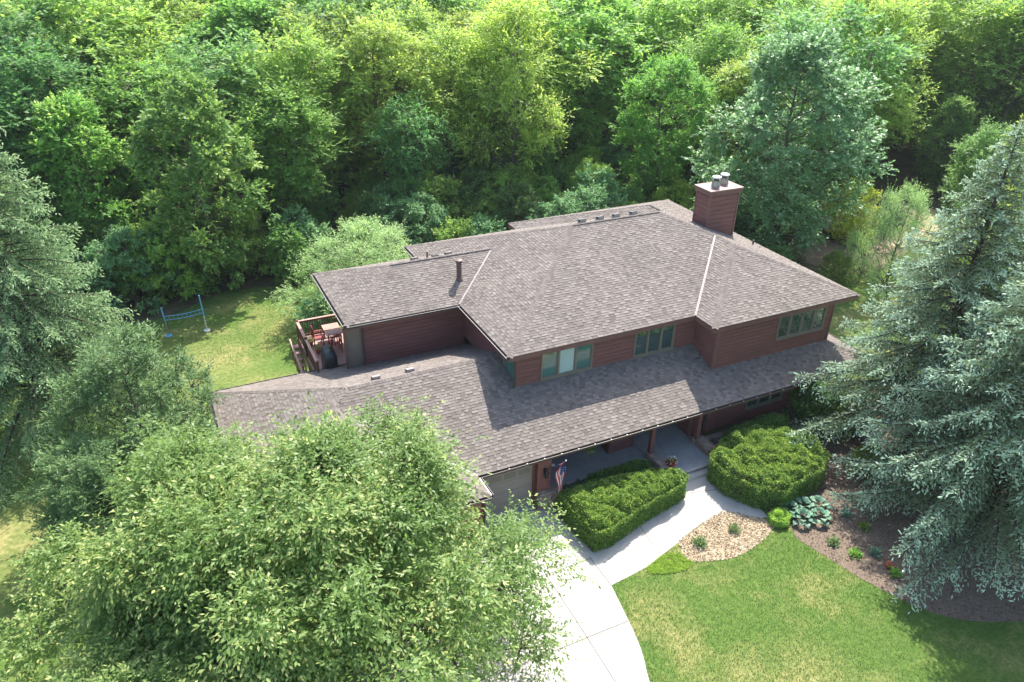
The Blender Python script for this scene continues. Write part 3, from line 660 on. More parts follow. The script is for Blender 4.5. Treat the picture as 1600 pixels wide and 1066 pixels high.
# outer stair with handrail on the yard side
st=thing('deck_stair','wooden stair with faded handrail down the outer side of the deck','stair',(-7.2,9,0))
for i in range(11):
    y=10.9-i*.34; z=DZ-.1-i*.2; D=MB(); D.box((-7.28,y-.15,z-.04),(-6.95,y+.15,z)); part('tread',D,'deck',st)
for x in (-7.32,-6.93): D=MB(); D.bar((x,11.05,DZ-.1),(x,7.3,.2),.04,.24); part('stringer',D,'rail',st)
D=MB(); D.bar((-7.33,11.1,DZ+.25),(-7.33,7.3,1.9),.09,.05); part('handrail',D,'railtop',st)
for i in range(9): y=10.9-i*.43; zz=DZ+.23-(11.1-y)*.224; D=MB(); D.box((-7.35,y-.02,zz-1.1),(-7.31,y+.02,zz)); part('baluster',D,'rail',st)
# grill under cover
g=thing('covered_grill','barbecue grill under a creased black cover on the deck','grill',(-6.05,7.7,DZ),None)
def cover_mesh():
    me=MB(); n=20; prof=[(1.0,0),(1.0,.25),(.98,.55),(.97,.80),(.80,1.02),(.55,1.14),(.1,1.16)]
    rg=random.Random(3); k0=0
    for r,z in prof:
        for j in range(n):
            a=2*math.pi*j/n; c,s=math.cos(a),math.sin(a); sq=1/max(abs(c),abs(s))**.75
            fold=1+.05*math.sin(a*7+z*4)*(1-z/1.2); ry=.62*r*sq*s*fold; rx=.34*r*sq*c*fold
            me.v.append((-6.05+rx,7.75+ry,DZ+.03+z+.03*math.sin(a*3)*(z>.9)))
    for i in range(len(prof)-1):
        for j in range(n): a=i*n+j;b=i*n+(j+1)%n; me.f.append((a,b,b+n,a+n))
    me.f.append(tuple(range((len(prof)-1)*n,len(prof)*n))); return me
part('cover',cover_mesh(),'cover',g,smooth=True)
for y in (7.3,8.2): D=MB(); D.tube([(-6.25,y,DZ+.07),(-6.2,y,DZ+.07)],.07,12); part('wheel',D,'black',g)
# patio table and chairs
tb=thing('patio_table','pale wooden patio table at the back of the deck','table',(-5.2,10.4,DZ))
for i in range(6): D=MB(); D.box((-5.65+i*.145,9.85,DZ+.70),(-5.65+i*.145+.135,11.1,DZ+.73)); part('table_slat',D,'railtop',tb)
for x in (-5.55,-4.9):
    for y in (9.95,11.0): D=MB(); D.box((x-.03,y-.03,DZ),(x+.03,y+.03,DZ+.70)); part('leg',D,'redwood',tb)
def chair(loc,rz,label):
    c=thing('patio_chair',label,'chair',loc,'red patio chairs on the deck'); c.rotation_euler[2]=rz
    def pp(n,D): return link(n,D.mesh(n),'redwood',c,local=True)
    for x in (-.25,.25):
        for y in (-.24,.24): D=MB(); D.box((x-.022,y-.022,0),(x+.022,y+.022,.62 if y<0 else 1.0)); pp('leg',D)
        D=MB(); D.box((x-.035,-.28,.62),(x+.035,.26,.65)); pp('armrest',D)
    for i in range(5): D=MB(); D.box((-.24,-.25+i*.1,.40),(.24,-.25+i*.1+.08,.425)); pp('seat_slat',D)
    for i in range(4): D=MB(); D.box((-.2+i*.12,.225,.48),(-.2+i*.12+.05,.25,.96)); pp('back_slat',D)
    D=MB(); D.box((-.27,.22,.93),(.27,.255,1.02)); pp('top_rail',D)
    return c
chair((-5.35,9.35,DZ),math.pi,'red wooden patio chair between the covered grill and the table')
chair((-6.0,10.5,DZ),math.pi/2,'red wooden patio chair on the railing side of the table')
def pot(name,label,loc,r,h,m,leaf,n,cat='potted plant',rh=.3,flower=None,seed=1):
    p=thing(name,label,cat,loc); x,y,z=loc
    D=MB(); D.lathe((x,y,z),[(r*.7,0),(r,h*.85),(r*1.1,h*.86),(r*1.1,h),(r*.92,h),(r*.9,h*.9)],18); part('pot',D,m,p,smooth=False)
    rg=np.random.default_rng(seed)
    d=nrm(rg.normal(size=(n,3))+np.array([0,0,.9])); P=np.array([x,y,z+h*.9])+d*rg.uniform(0,.8,(n,1))*rh
    me=quads_mesh('foliage',leaf_quads(P,d+rg.normal(size=(n,3))*.5,rdir(n,rg),rg.uniform(.05,.11,n),rg.uniform(.02,.045,n)),rg.random(n)); link('foliage',me,leaf,p)
    if flower:
        n=50; d=nrm(rg.normal(size=(n,3))+np.array([0,0,.9])); P=np.array([x,y,z+h*.9])+d*rh*.95
        me=quads_mesh('flowers',leaf_quads(P,rdir(n,rg),d,rg.uniform(.04,.07,n),rg.uniform(.04,.07,n)),rg.random(n)); link('flowers',me,flower,p)
    return p
pot('potted_plant','terracotta pot of leafy green plant by the left deck railing',(-6.5,10.35,DZ),.22,.34,'terra','L_aspen',260,rh=.42,seed=2)
pot('potted_plant','second orange clay pot just behind the grill cover on the deck',(-6.2,9.55,DZ),.17,.26,'terra','L_maple',120,rh=.22,seed=3)
pot('potted_plant','small clay pot in the far right corner of the deck by the railing',(-4.75,11.2,DZ),.15,.3,'terra','L_mid',120,rh=.25,seed=4)
pot('flower_pot','glossy red pot of pale flowers beside the porch steps',(6.55,-3.62,.345),.23,.48,'redpot','L_mid',200,cat='flower pot',rh=.3,flower='white',seed=5)
# hanging fern
f=thing('hanging_basket','bright green fern in a basket hanging under the porch gutter','hanging plant',(2.55,-2.95,2.15))
D=MB(); D.lathe((2.55,-2.95,2.1),[(.10,0),(.18,.12),(.19,.2)],14); part('basket',D,'bark',f)
for k in range(3): a=k*2.09; D=MB(); D.tube([(2.55+.17*math.cos(a),-2.95+.17*math.sin(a),2.0),(2.55,-2.95,2.5)],.006,4); part('chain',D,'black',f)
rg=np.random.default_rng(8); V=[];T=[]
for k in range(60):
    a=rg.uniform(0,6.283); L_=rg.uniform(.25,.5); el=rg.uniform(.1,1.1)
    for q in range(14):
        t_=q/13; p=np.array([2.55+math.cos(a)*math.cos(el)*L_*t_,-2.95+math.sin(a)*math.cos(el)*L_*t_,2.3+math.sin(el)*L_*t_-.45*t_*t_])
        for s_ in (-1,1): V.append((p,np.array([-math.sin(a)*s_,math.cos(a)*s_,-.3]),.07*(1-t_*.7))); T.append(rg.random())
P=np.array([q[0] for q in V]);Dv=np.array([q[1] for q in V]);LL=np.array([q[2] for q in V])
link('fronds',quads_mesh('fronds',leaf_quads(P,Dv,rdir(len(P),rg)*.4+np.array([0,0,1]),LL,LL*.35),np.array(T)),'L_aspen',f)
# flag
fl=thing('american_flag','american flag hanging limp from an angled pole at the garage corner','flag',(1.0,-3.5,2.4))
pa=Vector((.42,-3.08,2.0));pb=Vector((.98,-3.55,2.56))
D=MB(); D.tube([pa,pb],.013,8); part('flag_pole',D,'gutter',fl)
D=MB(); D.lathe(tuple(pb-Vector((0,0,.02))),[(.01,0),(.035,.02),(.035,.05),(.008,.08)],10); part('finial',D,'white',fl)
D=MB(); D.bar(pa-Vector((.06,0,.06)),pa+Vector((.03,-.02,.04)),.06); part('bracket',D,'black',fl)
# the cloth: hoist edge along the pole, the rest hanging in folds; stripes and stars follow the cloth itself
m,t,b=newmat('flag cloth'); b.inputs['Roughness'].default_value=.75
uvn=t.nodes.new('ShaderNodeAttribute'); uvn.attribute_name='tint'
me=bpy.data.meshes.new('flag_cloth'); NU,NV=57,27; vs=[];fs=[];mi=[]
mats_=[mat('flag red',(.48,.02,.035),.75,.08,4),mat('flag white',(.72,.70,.68),.75,.05,4),mat('flag blue',(.02,.035,.16),.75,.08,4)]
for i in range(NU):
    for j in range(NV):
        u=i/(NU-1)*1.52; v_=j/(NV-1)                     # u along the fly (hangs down), v along the hoist
        sp=(.80*(1-u/1.52)**1.2+.42)*.72
        h=pb.lerp(pa,.04+v_*.0)                         # gathered near the pole tip
        off=(v_-.5)*sp
        dr=(pa-pb).normalized()
        hoist=pb+dr*(.04+v_*.60)
        g_=min(1,u/.35); x=hoist.x*(1-g_)+(pb.x-.16+off*.75)*g_; y=hoist.y*(1-g_)+(pb.y+.10+off*.25)*g_; z=hoist.z*(1-g_*.75)+ (pb.z-.12)*g_*.75
        z=(hoist.z*(1-g_)+(pb.z-.16)*g_)-u*.96
        y+=.055*math.sin(v_*15+u*2.2)*min(1,u*3+.2); x+=.03*math.sin(v_*11+u*5+1)*min(1,u*3)
        vs.append((x,y,z))
for i in range(NU-1):
    for j in range(NV-1):
        a=i*NV+j; fs.append((a,a+NV,a+NV+1,a+1))
        if j>=12 and i<23:
            c_=2
            si,sj=i%4,(j-12)%3
            if si in(1,) and sj==1: c_=1
        else: c_=0 if (j//2)%2==0 else 1
        mi.append(c_)
me.from_pydata(vs,[],fs); 
for q in mats_: me.materials.append(q)
me.polygons.foreach_set('material_index',mi); me.polygons.foreach_set('use_smooth',[True]*len(fs)); me.update()
o=link('flag_cloth',me,None,fl); s_=o.modifiers.new('s','SOLIDIFY'); s_.thickness=.004
# blue ladder goal in the back yard
bl=thing('ladder_game_frame','pale blue posts with a blue ladder slung between them on the back lawn','yard game',(-12,19.4,0))
p1=(-13.1,19.5);p2=(-10.95,19.28)
for (x,y),H_ in ((p1,1.55),(p2,2.05)):
    D=MB(); D.tube([(x,y,0),(x-.02,y,1.05)],.035,10); part('pole',D,'white' if (x,y)==p2 else 'lip',bl)
    D=MB(); D.tube([(x-.02,y,1.05),(x-.08,y,H_+.35)],.045,10); part('pole_top',D,'blue',bl)
    for k in range(5 if (x,y)==p2 else 2): D=MB(); D.tube([(x,y,.18+k*.2),(x,y,.25+k*.2)],.042,10); part('tape_band',D,'terra' if k%2 else 'blue',bl)
    D=MB(); D.lathe((x,y,0),[(.19,0),(.19,.05),(.08,.07),(.06,.16)],16); part('foot',D,'blue' if (x,y)==p1 else 'white',bl)
for z in (1.05,1.30):
    pts=[(p1[0]+(p2[0]-p1[0])*k/8,p1[1]+(p2[1]-p1[1])*k/8-.05,z+.04-.16*math.sin(math.pi*k/8)*.5+.18*k/8) for k in range(9)]
    D=MB(); D.tube(pts,.022,8); part('ladder_rail',D,'blue',bl)
for k in range(1,9):
    t_=k/9; x=p1[0]+(p2[0]-p1[0])*t_; y=p1[1]+(p2[1]-p1[1])*t_-.05; z=1.09-.08*math.sin(math.pi*t_)+.18*t_; D=MB(); D.tube([(x,y,z),(x,y,z+.25)],.014,6); part('rung',D,'blue',bl)
# dark posts far right
ps=thing('garden_trellis','pair of dark posts of a garden trellis in the sunny clearing','trellis',(43,17,0))
for x,y,h in ((42.9,16.7,2.2),(43.6,17.1,2.3),(41.0,19.2,2.0)):
    D=MB(); D.box((x-.07,y-.07,0),(x+.07,y+.07,h)); part('post',D,'black',ps)
D=MB(); D.bar((42.9,16.7,2.1),(43.6,17.1,2.1),.06,.08); D.bar((42.9,16.7,2.1),(41.0,19.2,1.95),.05,.06); part('cross_bar',D,'black',ps)

# ------------------------------------------------------------ PLANTS
def unit_tree(seed,H,R,z0f,shape,nl,ncl,nleaf,ll,lw,lobe=.34,droop=.0,spread=.9,up=.25,tipy=.5,trunk=.22,limbs=True,flat=1.,bark=0,clr=.42,cup=0.,rough=.0,sprout=.06):
    """crown built from lobes -> twig clusters -> leaves; returns crown mesh and trunk mesh"""
    rg=np.random.default_rng(seed); rd=random.Random(seed)
    zc=H*z0f; Hc=H-zc
    def prof(t): # radius fraction at crown height fraction t
        if shape=='oval': return math.sin(math.pi*min(1,(t*.86+.12)))**.65
        if shape=='cone': return (1-t)**.75*(.6+.4*min(1,t*6))+.06
        if shape=='vase': return (.35+.65*min(1,t*1.5))*math.sqrt(max(0,1-max(0,t-.55)**2/.21))
        if shape=='dome': return math.sqrt(max(.02,1-(t*.98)**2))
        return 1
    lobes=[]
    ga=2.39996
    for i in range(nl):
        t_=(i+.5)/nl; t_=min(.97,max(.02,t_+rg.uniform(-.06,.06))); a=i*ga+rg.uniform(-.5,.5)
        pr=prof(t_)*R*rg.uniform(.78-rough*.5,1.1+rough*.6); rr=lobe*R*rg.uniform(.7,1.25)*(.55+.45*prof(t_))
        rad_=max(0,pr-rr*.8)*(1 if rg.random()<.8 else .5)
        lobes.append((np.array([math.cos(a)*rad_,math.sin(a)*rad_,zc+t_*Hc-rr*.35]),rr,t_))
    tr=MB(); lean=np.array([rg.normal(0,.03),rg.normal(0,.03)])*H
    def axis(z): f=z/H; return Vector((lean[0]*f*f*1.2+.12*math.sin(z*.7+seed),lean[1]*f*f*1.2+.12*math.cos(z*.6+seed)-.12*1,z))
    zt=zc+Hc*.85; tr.tube([axis(zt*k/9) for k in range(10)],[trunk*(1.35 if k==0 else 1)*(1-k/9*.86) for k in range(10)],8,False)
    C=[];O=[];K=[]
    per=max(4,ncl//nl)
    for (c,rr,t_) in lobes:
        if limbs:
            zb=max(zc*.75,min(zt*.95,c[2]-np.hypot(c[0],c[1])*.75)); a=axis(zb); b=Vector(c); mid=a.lerp(b,.5)+Vector((rg.normal(0,.15),rg.normal(0,.15),-.05*(b-a).length))
            r0=trunk*.38*(1-.6*t_); tr.tube([a,mid,b],[r0,r0*.6,r0*.28],5,False)
        d=nrm(rg.normal(size=(per,3))+np.array([0,0,up])); 
        od=c*np.array([1,1,.0]); od=od/max(1e-6,np.linalg.norm(od)); d=nrm(d+od*.45)
        q=rg.uniform(.45,1.08,(per,1))*rr; q=np.where(rg.random((per,1))<sprout,q*1.4,q); P=c+d*q*np.array([1,1,flat])
        C.append(P);O.append(d);K.append(np.full(per,rg.random()))
        for k in range(0,per,max(1,per//6)):
            if limbs: tr.tube([Vector(c),Vector(c).lerp(Vector(P[k]),.5)+Vector((0,0,-.05)),Vector(P[k])],[.022*R/3,.015*R/3,.006],3,False)
    C=np.concatenate(C);O=np.concatenate(O);K=np.concatenate(K); nc=len(C)
    ok=C[:,2]>.15; C=C[ok];O=O[ok];K=K[ok]; nc=len(C)
    cr=clr*lobe*R*rg.uniform(.6,1.3,(nc,1,1))
    # each cluster is a handful of short twigs; leaves sit alternately left and right along them
    LT=8; nt_=max(1,nleaf//LT); nleaf=nt_*LT
    td=nrm(O[:,None,:]*.9+rg.normal(size=(nc,nt_,3))*.62)                       # twig directions
    tb=C[:,None,:]+rg.normal(size=(nc,nt_,3))*cr*.33*np.array([1,1,.7])
    tl=cr*rg.uniform(.6,1.25,(nc,nt_,1))
    s=np.tile(((np.arange(LT)+.5)/LT)[None,None,:],(nc,nt_,1))+rg.uniform(-.05,.05,(nc,nt_,LT))
    side=nrm(np.cross(td,np.array([0,0,1.])+rg.normal(size=td.shape)*.3)); sg_=np.where(np.arange(LT)%2==0,1.,-1.)
    P=tb[:,:,None,:]+td[:,:,None,:]*(s[...,None]*tl[:,:,None,:]); P[...,2]-=droop*.8*(s**2)*tl
    D=td[:,:,None,:]*(.55+.5*s[...,None])+side[:,:,None,:]*sg_[None,None,:,None]*(.95-.6*s[...,None])+rg.normal(size=P.shape)*.22*spread*1.6; D[...,2]-=droop*.9+.1
    N=np.array([0,0,1.])+O[:,None,None,:]*.35+rg.normal(size=P.shape)*.42
    P=P.reshape(-1,3);D=nrm(D.reshape(-1,3));N=nrm(N.reshape(-1,3)); n=len(P)
    s_=s.reshape(-1); kk=np.repeat(K,nleaf)
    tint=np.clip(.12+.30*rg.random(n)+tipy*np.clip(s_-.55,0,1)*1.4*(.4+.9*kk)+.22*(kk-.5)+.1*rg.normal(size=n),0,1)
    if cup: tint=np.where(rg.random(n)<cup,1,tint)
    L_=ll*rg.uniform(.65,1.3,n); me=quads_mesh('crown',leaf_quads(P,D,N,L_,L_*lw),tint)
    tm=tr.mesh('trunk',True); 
    return me,tm
PROTO={}
def proto(k,*a,**kw): PROTO[k]=(unit_tree(*a,**kw),a[1])
#        name    seed  H  R  z0   shape lobes clusters leaves
proto('maple', 1,12.5,3.6,.10,'oval',54,1150,34,.21,.62,lobe=.30,tipy=.85,up=.5)
proto('maple2',2,12.0,3.5,.08,'oval',60,1150,34,.21,.62,lobe=.27,tipy=.8,up=.5)
proto('locust',3,15,3.6,.36,'vase',34,900,30,.22,.5,lobe=.38,tipy=.7,flat=.7,trunk=.2,rough=.35,sprout=.25,clr=.58)
proto('locust2',4,16,3.9,.30,'oval',40,1000,30,.22,.5,lobe=.36,tipy=.7,flat=.75,trunk=.22,rough=.35,sprout=.25,clr=.58)
proto('wood',5,13,3.5,.25,'vase',36,900,30,.24,.55,lobe=.36,tipy=.5,rough=.35,sprout=.25,clr=.58)
proto('wood2',6,12,3.5,.2,'vase',30,850,30,.24,.55,lobe=.36,tipy=.5,rough=.35,sprout=.25,clr=.58)
proto('silver',7,15,5.2,.12,'oval',80,1900,32,.22,.62,lobe=.24,tipy=.35,cup=.10,up=.4)
proto('aspen',8,13,4.2,.12,'vase',52,1300,34,.17,.7,lobe=.27,tipy=.7,up=1.1)
proto('bush',9,2.6,1.7,.04,'dome',18,420,26,.13,.5,lobe=.40,tipy=.6,trunk=.05)
proto('bush2',10,3.4,1.9,.04,'oval',20,460,26,.15,.5,lobe=.38,tipy=.6,trunk=.06)
proto('willow',11,5.2,4.0,.04,'dome',46,1500,34,.12,.30,lobe=.26,tipy=.7,trunk=.12,up=.7)
proto('sumac',12,5.2,2.7,.12,'dome',30,360,52,.20,.34,lobe=.28,tipy=.6,flat=.4,trunk=.09,droop=.25)
def plant(k,loc,s=1,rz=None,leaf=None,label=None,cat='tree',group=None,name='tree',sz=None,bark='bark',wide=1.):
    (cm,tm),H=PROTO[k]; r=thing(name,label,cat,loc,group); r.rotation_euler[2]=random.uniform(0,6.28) if rz is None else rz
    r.scale=(s*wide,s*wide,s*(sz or 1))
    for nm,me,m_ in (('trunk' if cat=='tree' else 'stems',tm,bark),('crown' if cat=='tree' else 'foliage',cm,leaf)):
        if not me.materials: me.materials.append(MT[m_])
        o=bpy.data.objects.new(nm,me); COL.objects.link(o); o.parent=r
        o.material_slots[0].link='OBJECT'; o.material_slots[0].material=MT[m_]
    return r
# the named trees at the edge of the yard
plant('maple',(-16.4,30.3,0),.96,.4,'L_maple','dense yellow tipped maple behind the left spruce, left of its twin','tree',name='maple_tree')
plant('maple2',(-9.6,26.2,0),1.12,1.9,'L_maple2','big dense green maple behind the blue ladder frame','tree',name='maple_tree')
plant('sumac',(-14.6,24.8,0),1.0,.3,'L_sumac','low layered pale leaved tree between the left spruce and the ladder frame',name='small_tree')
plant('willow',(-1.2,17.8,0),1.08,2.,'L_willow','wide soft pale green shrub behind the left wing roof','shrub',name='large_shrub',wide=1.22)
plant('bush2',(-4.6,15.2,0),.85,2.,'L_sumac','pale green shrub beside the deck railing','shrub',name='shrub')
plant('bush',(-6.9,8.2,0),.5,1.,'L_maple','small green shrub at the foot of the deck stair','shrub',name='shrub')
plant('locust2',(15.2,31.0,0),1.06,.9,'L_locust','tall yellow green tree rising over the middle of the house',name='tall_tree')
plant('aspen',(26.6,26.5,0),1.0,2.2,'L_aspen','bright green upswept tree left of the chimney',name='tall_tree')
plant('silver',(29.3,15.0,0),1.06,.8,'L_silver','huge blue green round crowned tree right behind the chimney',name='tall_tree',wide=1.08)
plant('wood',(6.2,30.4,0),.78,1.2,'L_dark','dark blue green tree of middle height standing in the forest edge',name='tree')
plant('locust2',(49,25,0),1.05,.2,'L_locust','tall yellow green tree with stacked clumps right of the huge round tree',name='tall_tree',wide=1.15)
plant('maple',(56,21.0,0),.72,3.,'L_maple2','small round topped tree above the garden clearing',name='tree')
plant('locust2',(45.5,3.2,0),.88,1.,'L_locust','broad yellow green tree half hidden behind the big blue spruce',name='tree',wide=1.25)
plant('silver',(70,13,0),1.0,2.,'L_dark','broad deep green tree at the right edge of the wood',name='tall_tree')
plant('bush2',(38.3,15.4,0),1.35,.5,'L_yellow','golden yellow shrub beyond the right roof corner','shrub',name='shrub')
plant('willow',(33.2,7.2,0),.98,.5,'L_willow','open light green birch like tree beyond the right roof corner',name='small_tree',sz=1.35,wide=.8)
plant('bush',(44.6,15.8,0),.55,.5,'L_hosta','blue green clump at the foot of the dark trellis posts','shrub',name='shrub')
# forest: candidate grid behind the yard
def camdist(x,y): return math.hypot(x+12.26,y+24.73)
def ang(x,y): return math.degrees(math.atan2(x+12.26,y+24.73))-26.58
occ=[(-16.4,30.3,3.4),(-9.6,26.2,3.6),(15.2,31,3.5),(26.6,26.5,4),(29.3,15,5.2),(6.2,30.4,2.6),(49,25,4),(56,21,3),(45.5,3.2,4),(70,13,5),(.6,18.8,3.8)]
def clear(x,y,r):
    for a,b,c in occ:
        if math.hypot(x-a,y-b)<r+c*.75: return False
    return True
rf=random.Random(21); FK=[('locust','L_locust'),('locust2','L_locust'),('wood','L_mid'),('wood2','L_mid'),('wood','L_mid'),('wood2','L_dark'),('locust','L_mid'),('maple2','L_maple'),('locust2','L_mid')]
LBL={'L_locust':'tall yellow green tree in the wood behind the house','L_mid':'middling green leafy tree in the wood behind the house','L_dark':'dark green tree in the wood behind the house','L_maple':'dense maple like tree in the wood behind the house'}
GRP={'L_locust':'yellow green trees of the wood','L_mid':'green trees of the wood','L_dark':'dark green trees of the wood','L_maple':'maple like trees of the wood'}
cnt=0
from bpy_extras.object_utils import world_to_camera_view as w2c
bpy.context.view_layer.update()
MARKS=[(-.02,'at the far left edge'),(.05,'above the left spruce'),(.10,'right of the left spruce tip'),(.165,'behind the left ladder frame pole'),(.205,'behind the right ladder frame pole'),(.255,'between the ladder frame and the deck'),(.305,'in line with the deck corner'),(.35,'above the left end of the wing roof'),(.40,'above the middle of the wing roof'),(.45,'in line with the roof vent pipe'),(.50,'above the left part of the main ridge'),(.55,'in line with the ridge vents'),(.60,'above the middle of the main ridge'),(.65,'above the right end of the main ridge'),(.70,'in line with the chimney'),(.75,'just right of the chimney'),(.80,'above the huge blue green tree'),(.85,'above the golden shrub'),(.90,'above the garden clearing'),(.95,'above the blue spruces'),(1.02,'at the far right edge')]
ORD=['nearest','second','third','fourth','fifth','sixth','seventh','eighth','ninth','tenth','eleventh','twelfth','thirteenth','fourteenth','fifteenth','sixteenth']
COLN={}
def where(x,y,z,what,tail):
    u=w2c(sc,co,Vector((x,y,z))).x; i=min(range(len(MARKS)),key=lambda q:abs(MARKS[q][0]-u)); k=(what.split()[-1],i); n=COLN.get(k,0); COLN[k]=n+1
    return '%s, %s one %s %s'%(what,ORD[min(n,15)],tail,MARKS[i][1])
TONE={'L_locust':'yellow green tree','L_mid':'mid green tree','L_dark':'dark green tree','L_maple':'dense maple like tree'}
cand=[(x+rf.uniform(-2,2),y+rf.uniform(-2,2)) for x in np.arange(-62,150,6.1) for y in np.arange(18,165,6.1)]
cand.sort(key=lambda p:camdist(*p))
for x,y in cand:
    d=camdist(x,y); a=ang(x,y)
    if d<53 or d>165 or abs(a)>42: continue
    edge=26 if x<22 else (24 if x<30 else 14)
    if x<-18: edge=30
    if y<edge: continue
    if 36<x<52 and y<23: continue
    if d>100 and rf.random()<.4: continue
    if not clear(x,y,2.2 if d<80 else 2.6): continue
    k,l=rf.choice(FK)
    if d<64 and rf.random()<.3: k,l=('wood',rf.choice(['L_mid','L_dark']))
    H=PROTO[k][1]; near=max(0,min(1,(d-52)/30)); hh=rf.uniform(10.5,14)*(1-near)+rf.uniform(14.5,19)*near
    far=d>104
    lb='distant '+TONE[l]+' near the top edge of the wood' if far else where(x,y,8,TONE[l],'back')
    plant(k,(x,y,0),hh/H,rf.uniform(0,6.28),l,lb,'tree',('distant '+TONE[l]+'s') if far else 'trees of the wood behind the house',name='forest_tree',wide=rf.uniform(1.1,1.55)); occ.append((x,y,3.2*hh/H)); cnt+=1
print('forest',cnt)
# understory
nb=0
for x,y in sorted([(rf.uniform(-40,75),rf.uniform(19,52)) for i in range(420)],key=lambda p:camdist(*p)):
    d=camdist(x,y)
    if abs(ang(x,y))>38: continue
    edge=24.8 if x<-1 else (21 if x<22 else (17 if x<34 else 20))
    if x<-18: edge=23
    if 38<x<52 and y<23: continue
    if y<edge: continue
    k=rf.choice(['bush','bush2','sumac']); l=rf.choice(['L_mid','L_dark','L_sumac','L_locust','L_maple2'])
    plant(k,(x,y,0),rf.uniform(.9,1.5)*(.7 if k=='sumac' else 1),rf.uniform(0,6.28),l,where(x,y,1,{'L_mid':'mid green','L_dark':'dark green','L_sumac':'pale green','L_locust':'yellow green','L_maple2':'deep green'}[l]+' bush','back'),'shrub','undergrowth bushes along the edge of the wood',name='bush'); nb+=1
    if nb>130: break
# right-hand side beyond the house
for x,y,s,l,lb in ((24,16.5,1.2,'L_dark','behind the chimney'),(26,10.8,.8,'L_dark','beside the right roof edge'),(33,18.5,1.3,'L_mid','behind the leaning pale trunk'),(36,20,1.2,'L_dark','behind the bare snag'),(30,9.0,.7,'L_mid','nearest the right roof slope'),(41,7,1.2,'L_mid','behind the dry brush pile'),(44,8.5,1.3,'L_dark','left of the trellis side bed'),(49,9,1.3,'L_mid','in front of the garden clearing'),(39,4.5,1.1,'L_locust','touching the blue spruce outline'),(52,14,1.6,'L_dark','right of the garden clearing'),(56,9,1.8,'L_mid','farthest right by the broad tree')):
    plant('bush2',(x,y,0),s,None,l,'rounded bush in the side yard '+lb,'shrub','bushes on the right side yard',name='bush')
for i_,(x,y,h,l) in enumerate(((60,5,13,'L_mid'),(66,0,13,'L_dark'),(54,-3,12,'L_mid'),(75,6,14,'L_mid'),(84,14,15,'L_locust'),(60,30,14,'L_mid'),(48,12,9,'L_dark'),(37,-2,7,'L_dark'))):
    plant('wood',(x,y,0),h/13,None,l,['tree behind the blue spruces, left of the spruce tops','dark tree hidden deep behind the blue spruces','tree low behind the right edge of the blue spruces','tree right behind the blue spruces at the frame edge','yellow green tree above the blue spruce tops','tree behind the garden clearing, left of the dark broad one','low dark tree in front of the garden clearing','low dark tree between house corner and blue spruce'][i_],'tree','trees behind the blue spruces',name='tree')
# left side beyond the spruce
for i_,(x,y,h,l) in enumerate(((-30,26,11,'L_mid'),(-34,20,11,'L_dark'),(-38,32,13,'L_locust'),(-27,33,12,'L_locust'),(-22,27,9,'L_mid'),(-32,12,10,'L_mid'),(-36,5,10,'L_mid'))):
    plant('wood',(x,y,0),h/13,None,l,['mid green tree peeking over the left spruce','dark tree hidden behind the left spruce','yellow green tree at the left frame edge above the spruce','yellow green tree just right of the left spruce top','small mid green tree between left spruce and the maple','mid green tree beyond the left spruce trunk','mid green tree at the left edge behind the juniper'][i_],'tree','trees behind the left spruce',name='tree')
# bare and leaning trunks
def dead(label,p0,p1,r,br,seed,m='bark2',name='dead_tree'):
    o=thing(name,label,'tree',p0); rd=random.Random(seed); D=MB(); a=Vector(p0);b=Vector(p1); pts=[a.lerp(b,k/6)+Vector((rd.uniform(-.12,.12),rd.uniform(-.12,.12),0))*(k>0) for k in range(7)]
    D.tube(pts,[r*(1-k/7.5) for k in range(7)],7); part('trunk',D,m,o,smooth=True)
    for i in range(br):
        t_=rd.uniform(.3,1); q=a.lerp(b,t_); L_=(b-a).length*rd.uniform(.15,.35)*(1.3-t_*.6); az=rd.uniform(0,6.28); e_=q+Vector((math.cos(az)*L_,math.sin(az)*L_,L_*rd.uniform(.2,.9)))
        D=MB(); mid=q.lerp(e_,.5)+Vector((rd.uniform(-.1,.1),rd.uniform(-.1,.1),.08)); D.tube([q,mid,e_],[r*.35*(1.2-t_),r*.2*(1.2-t_),.012],5)
        for j in range(3): c=q.lerp(e_,rd.uniform(.3,.9)); D.tube([c,c+Vector((rd.uniform(-1,1),rd.uniform(-1,1),rd.uniform(.1,1)))*L_*.4],[r*.1,.01],4)
        part('branch',D,m,o,smooth=True)
dead('leaning pale bare trunk beyond the right roof slope',(31.5,13.3,0),(33.6,15.0,7.0),.16,7,1)
dead('bare grey forked tree standing at the upper left of the wood',(-22,45,0),(-24.5,46,14.5),.22,12,2,'bark')
dead('thin pale bare trunk leaning among the trees near the top left',(-5,70,0),(-1,71,13),.16,6,3)
dead('tall straight pale trunk in the wood, left of the middle',(1.6,53,0),(2.0,53,14),.24,8,4,'bark')
dead('dark crooked trunk leaning right in the wood, above the house',(9.3,47,0),(14.6,48,13.5),.26,9,5,'bark')
dead('pale bare snag just right of the huge round tree',(36,17.5,0),(36.4,18,6.5),.10,5,6)
o=thing('dry_brush_pile','pile of dry brown branches left of the blue spruce','brush',(34.5,3.5,0)); D=MB(); rd=random.Random(4)
for i in range(150):
    a=Vector((34.5+rd.gauss(0,1.3),3.5+rd.gauss(0,1.3),rd.uniform(0,1.6))); D.tube([a,a+Vector((rd.gauss(0,.7),rd.gauss(0,.7),rd.uniform(0,1.1)))],[.02,.006],3)
part('branches',D,'twig',o,'stuff')
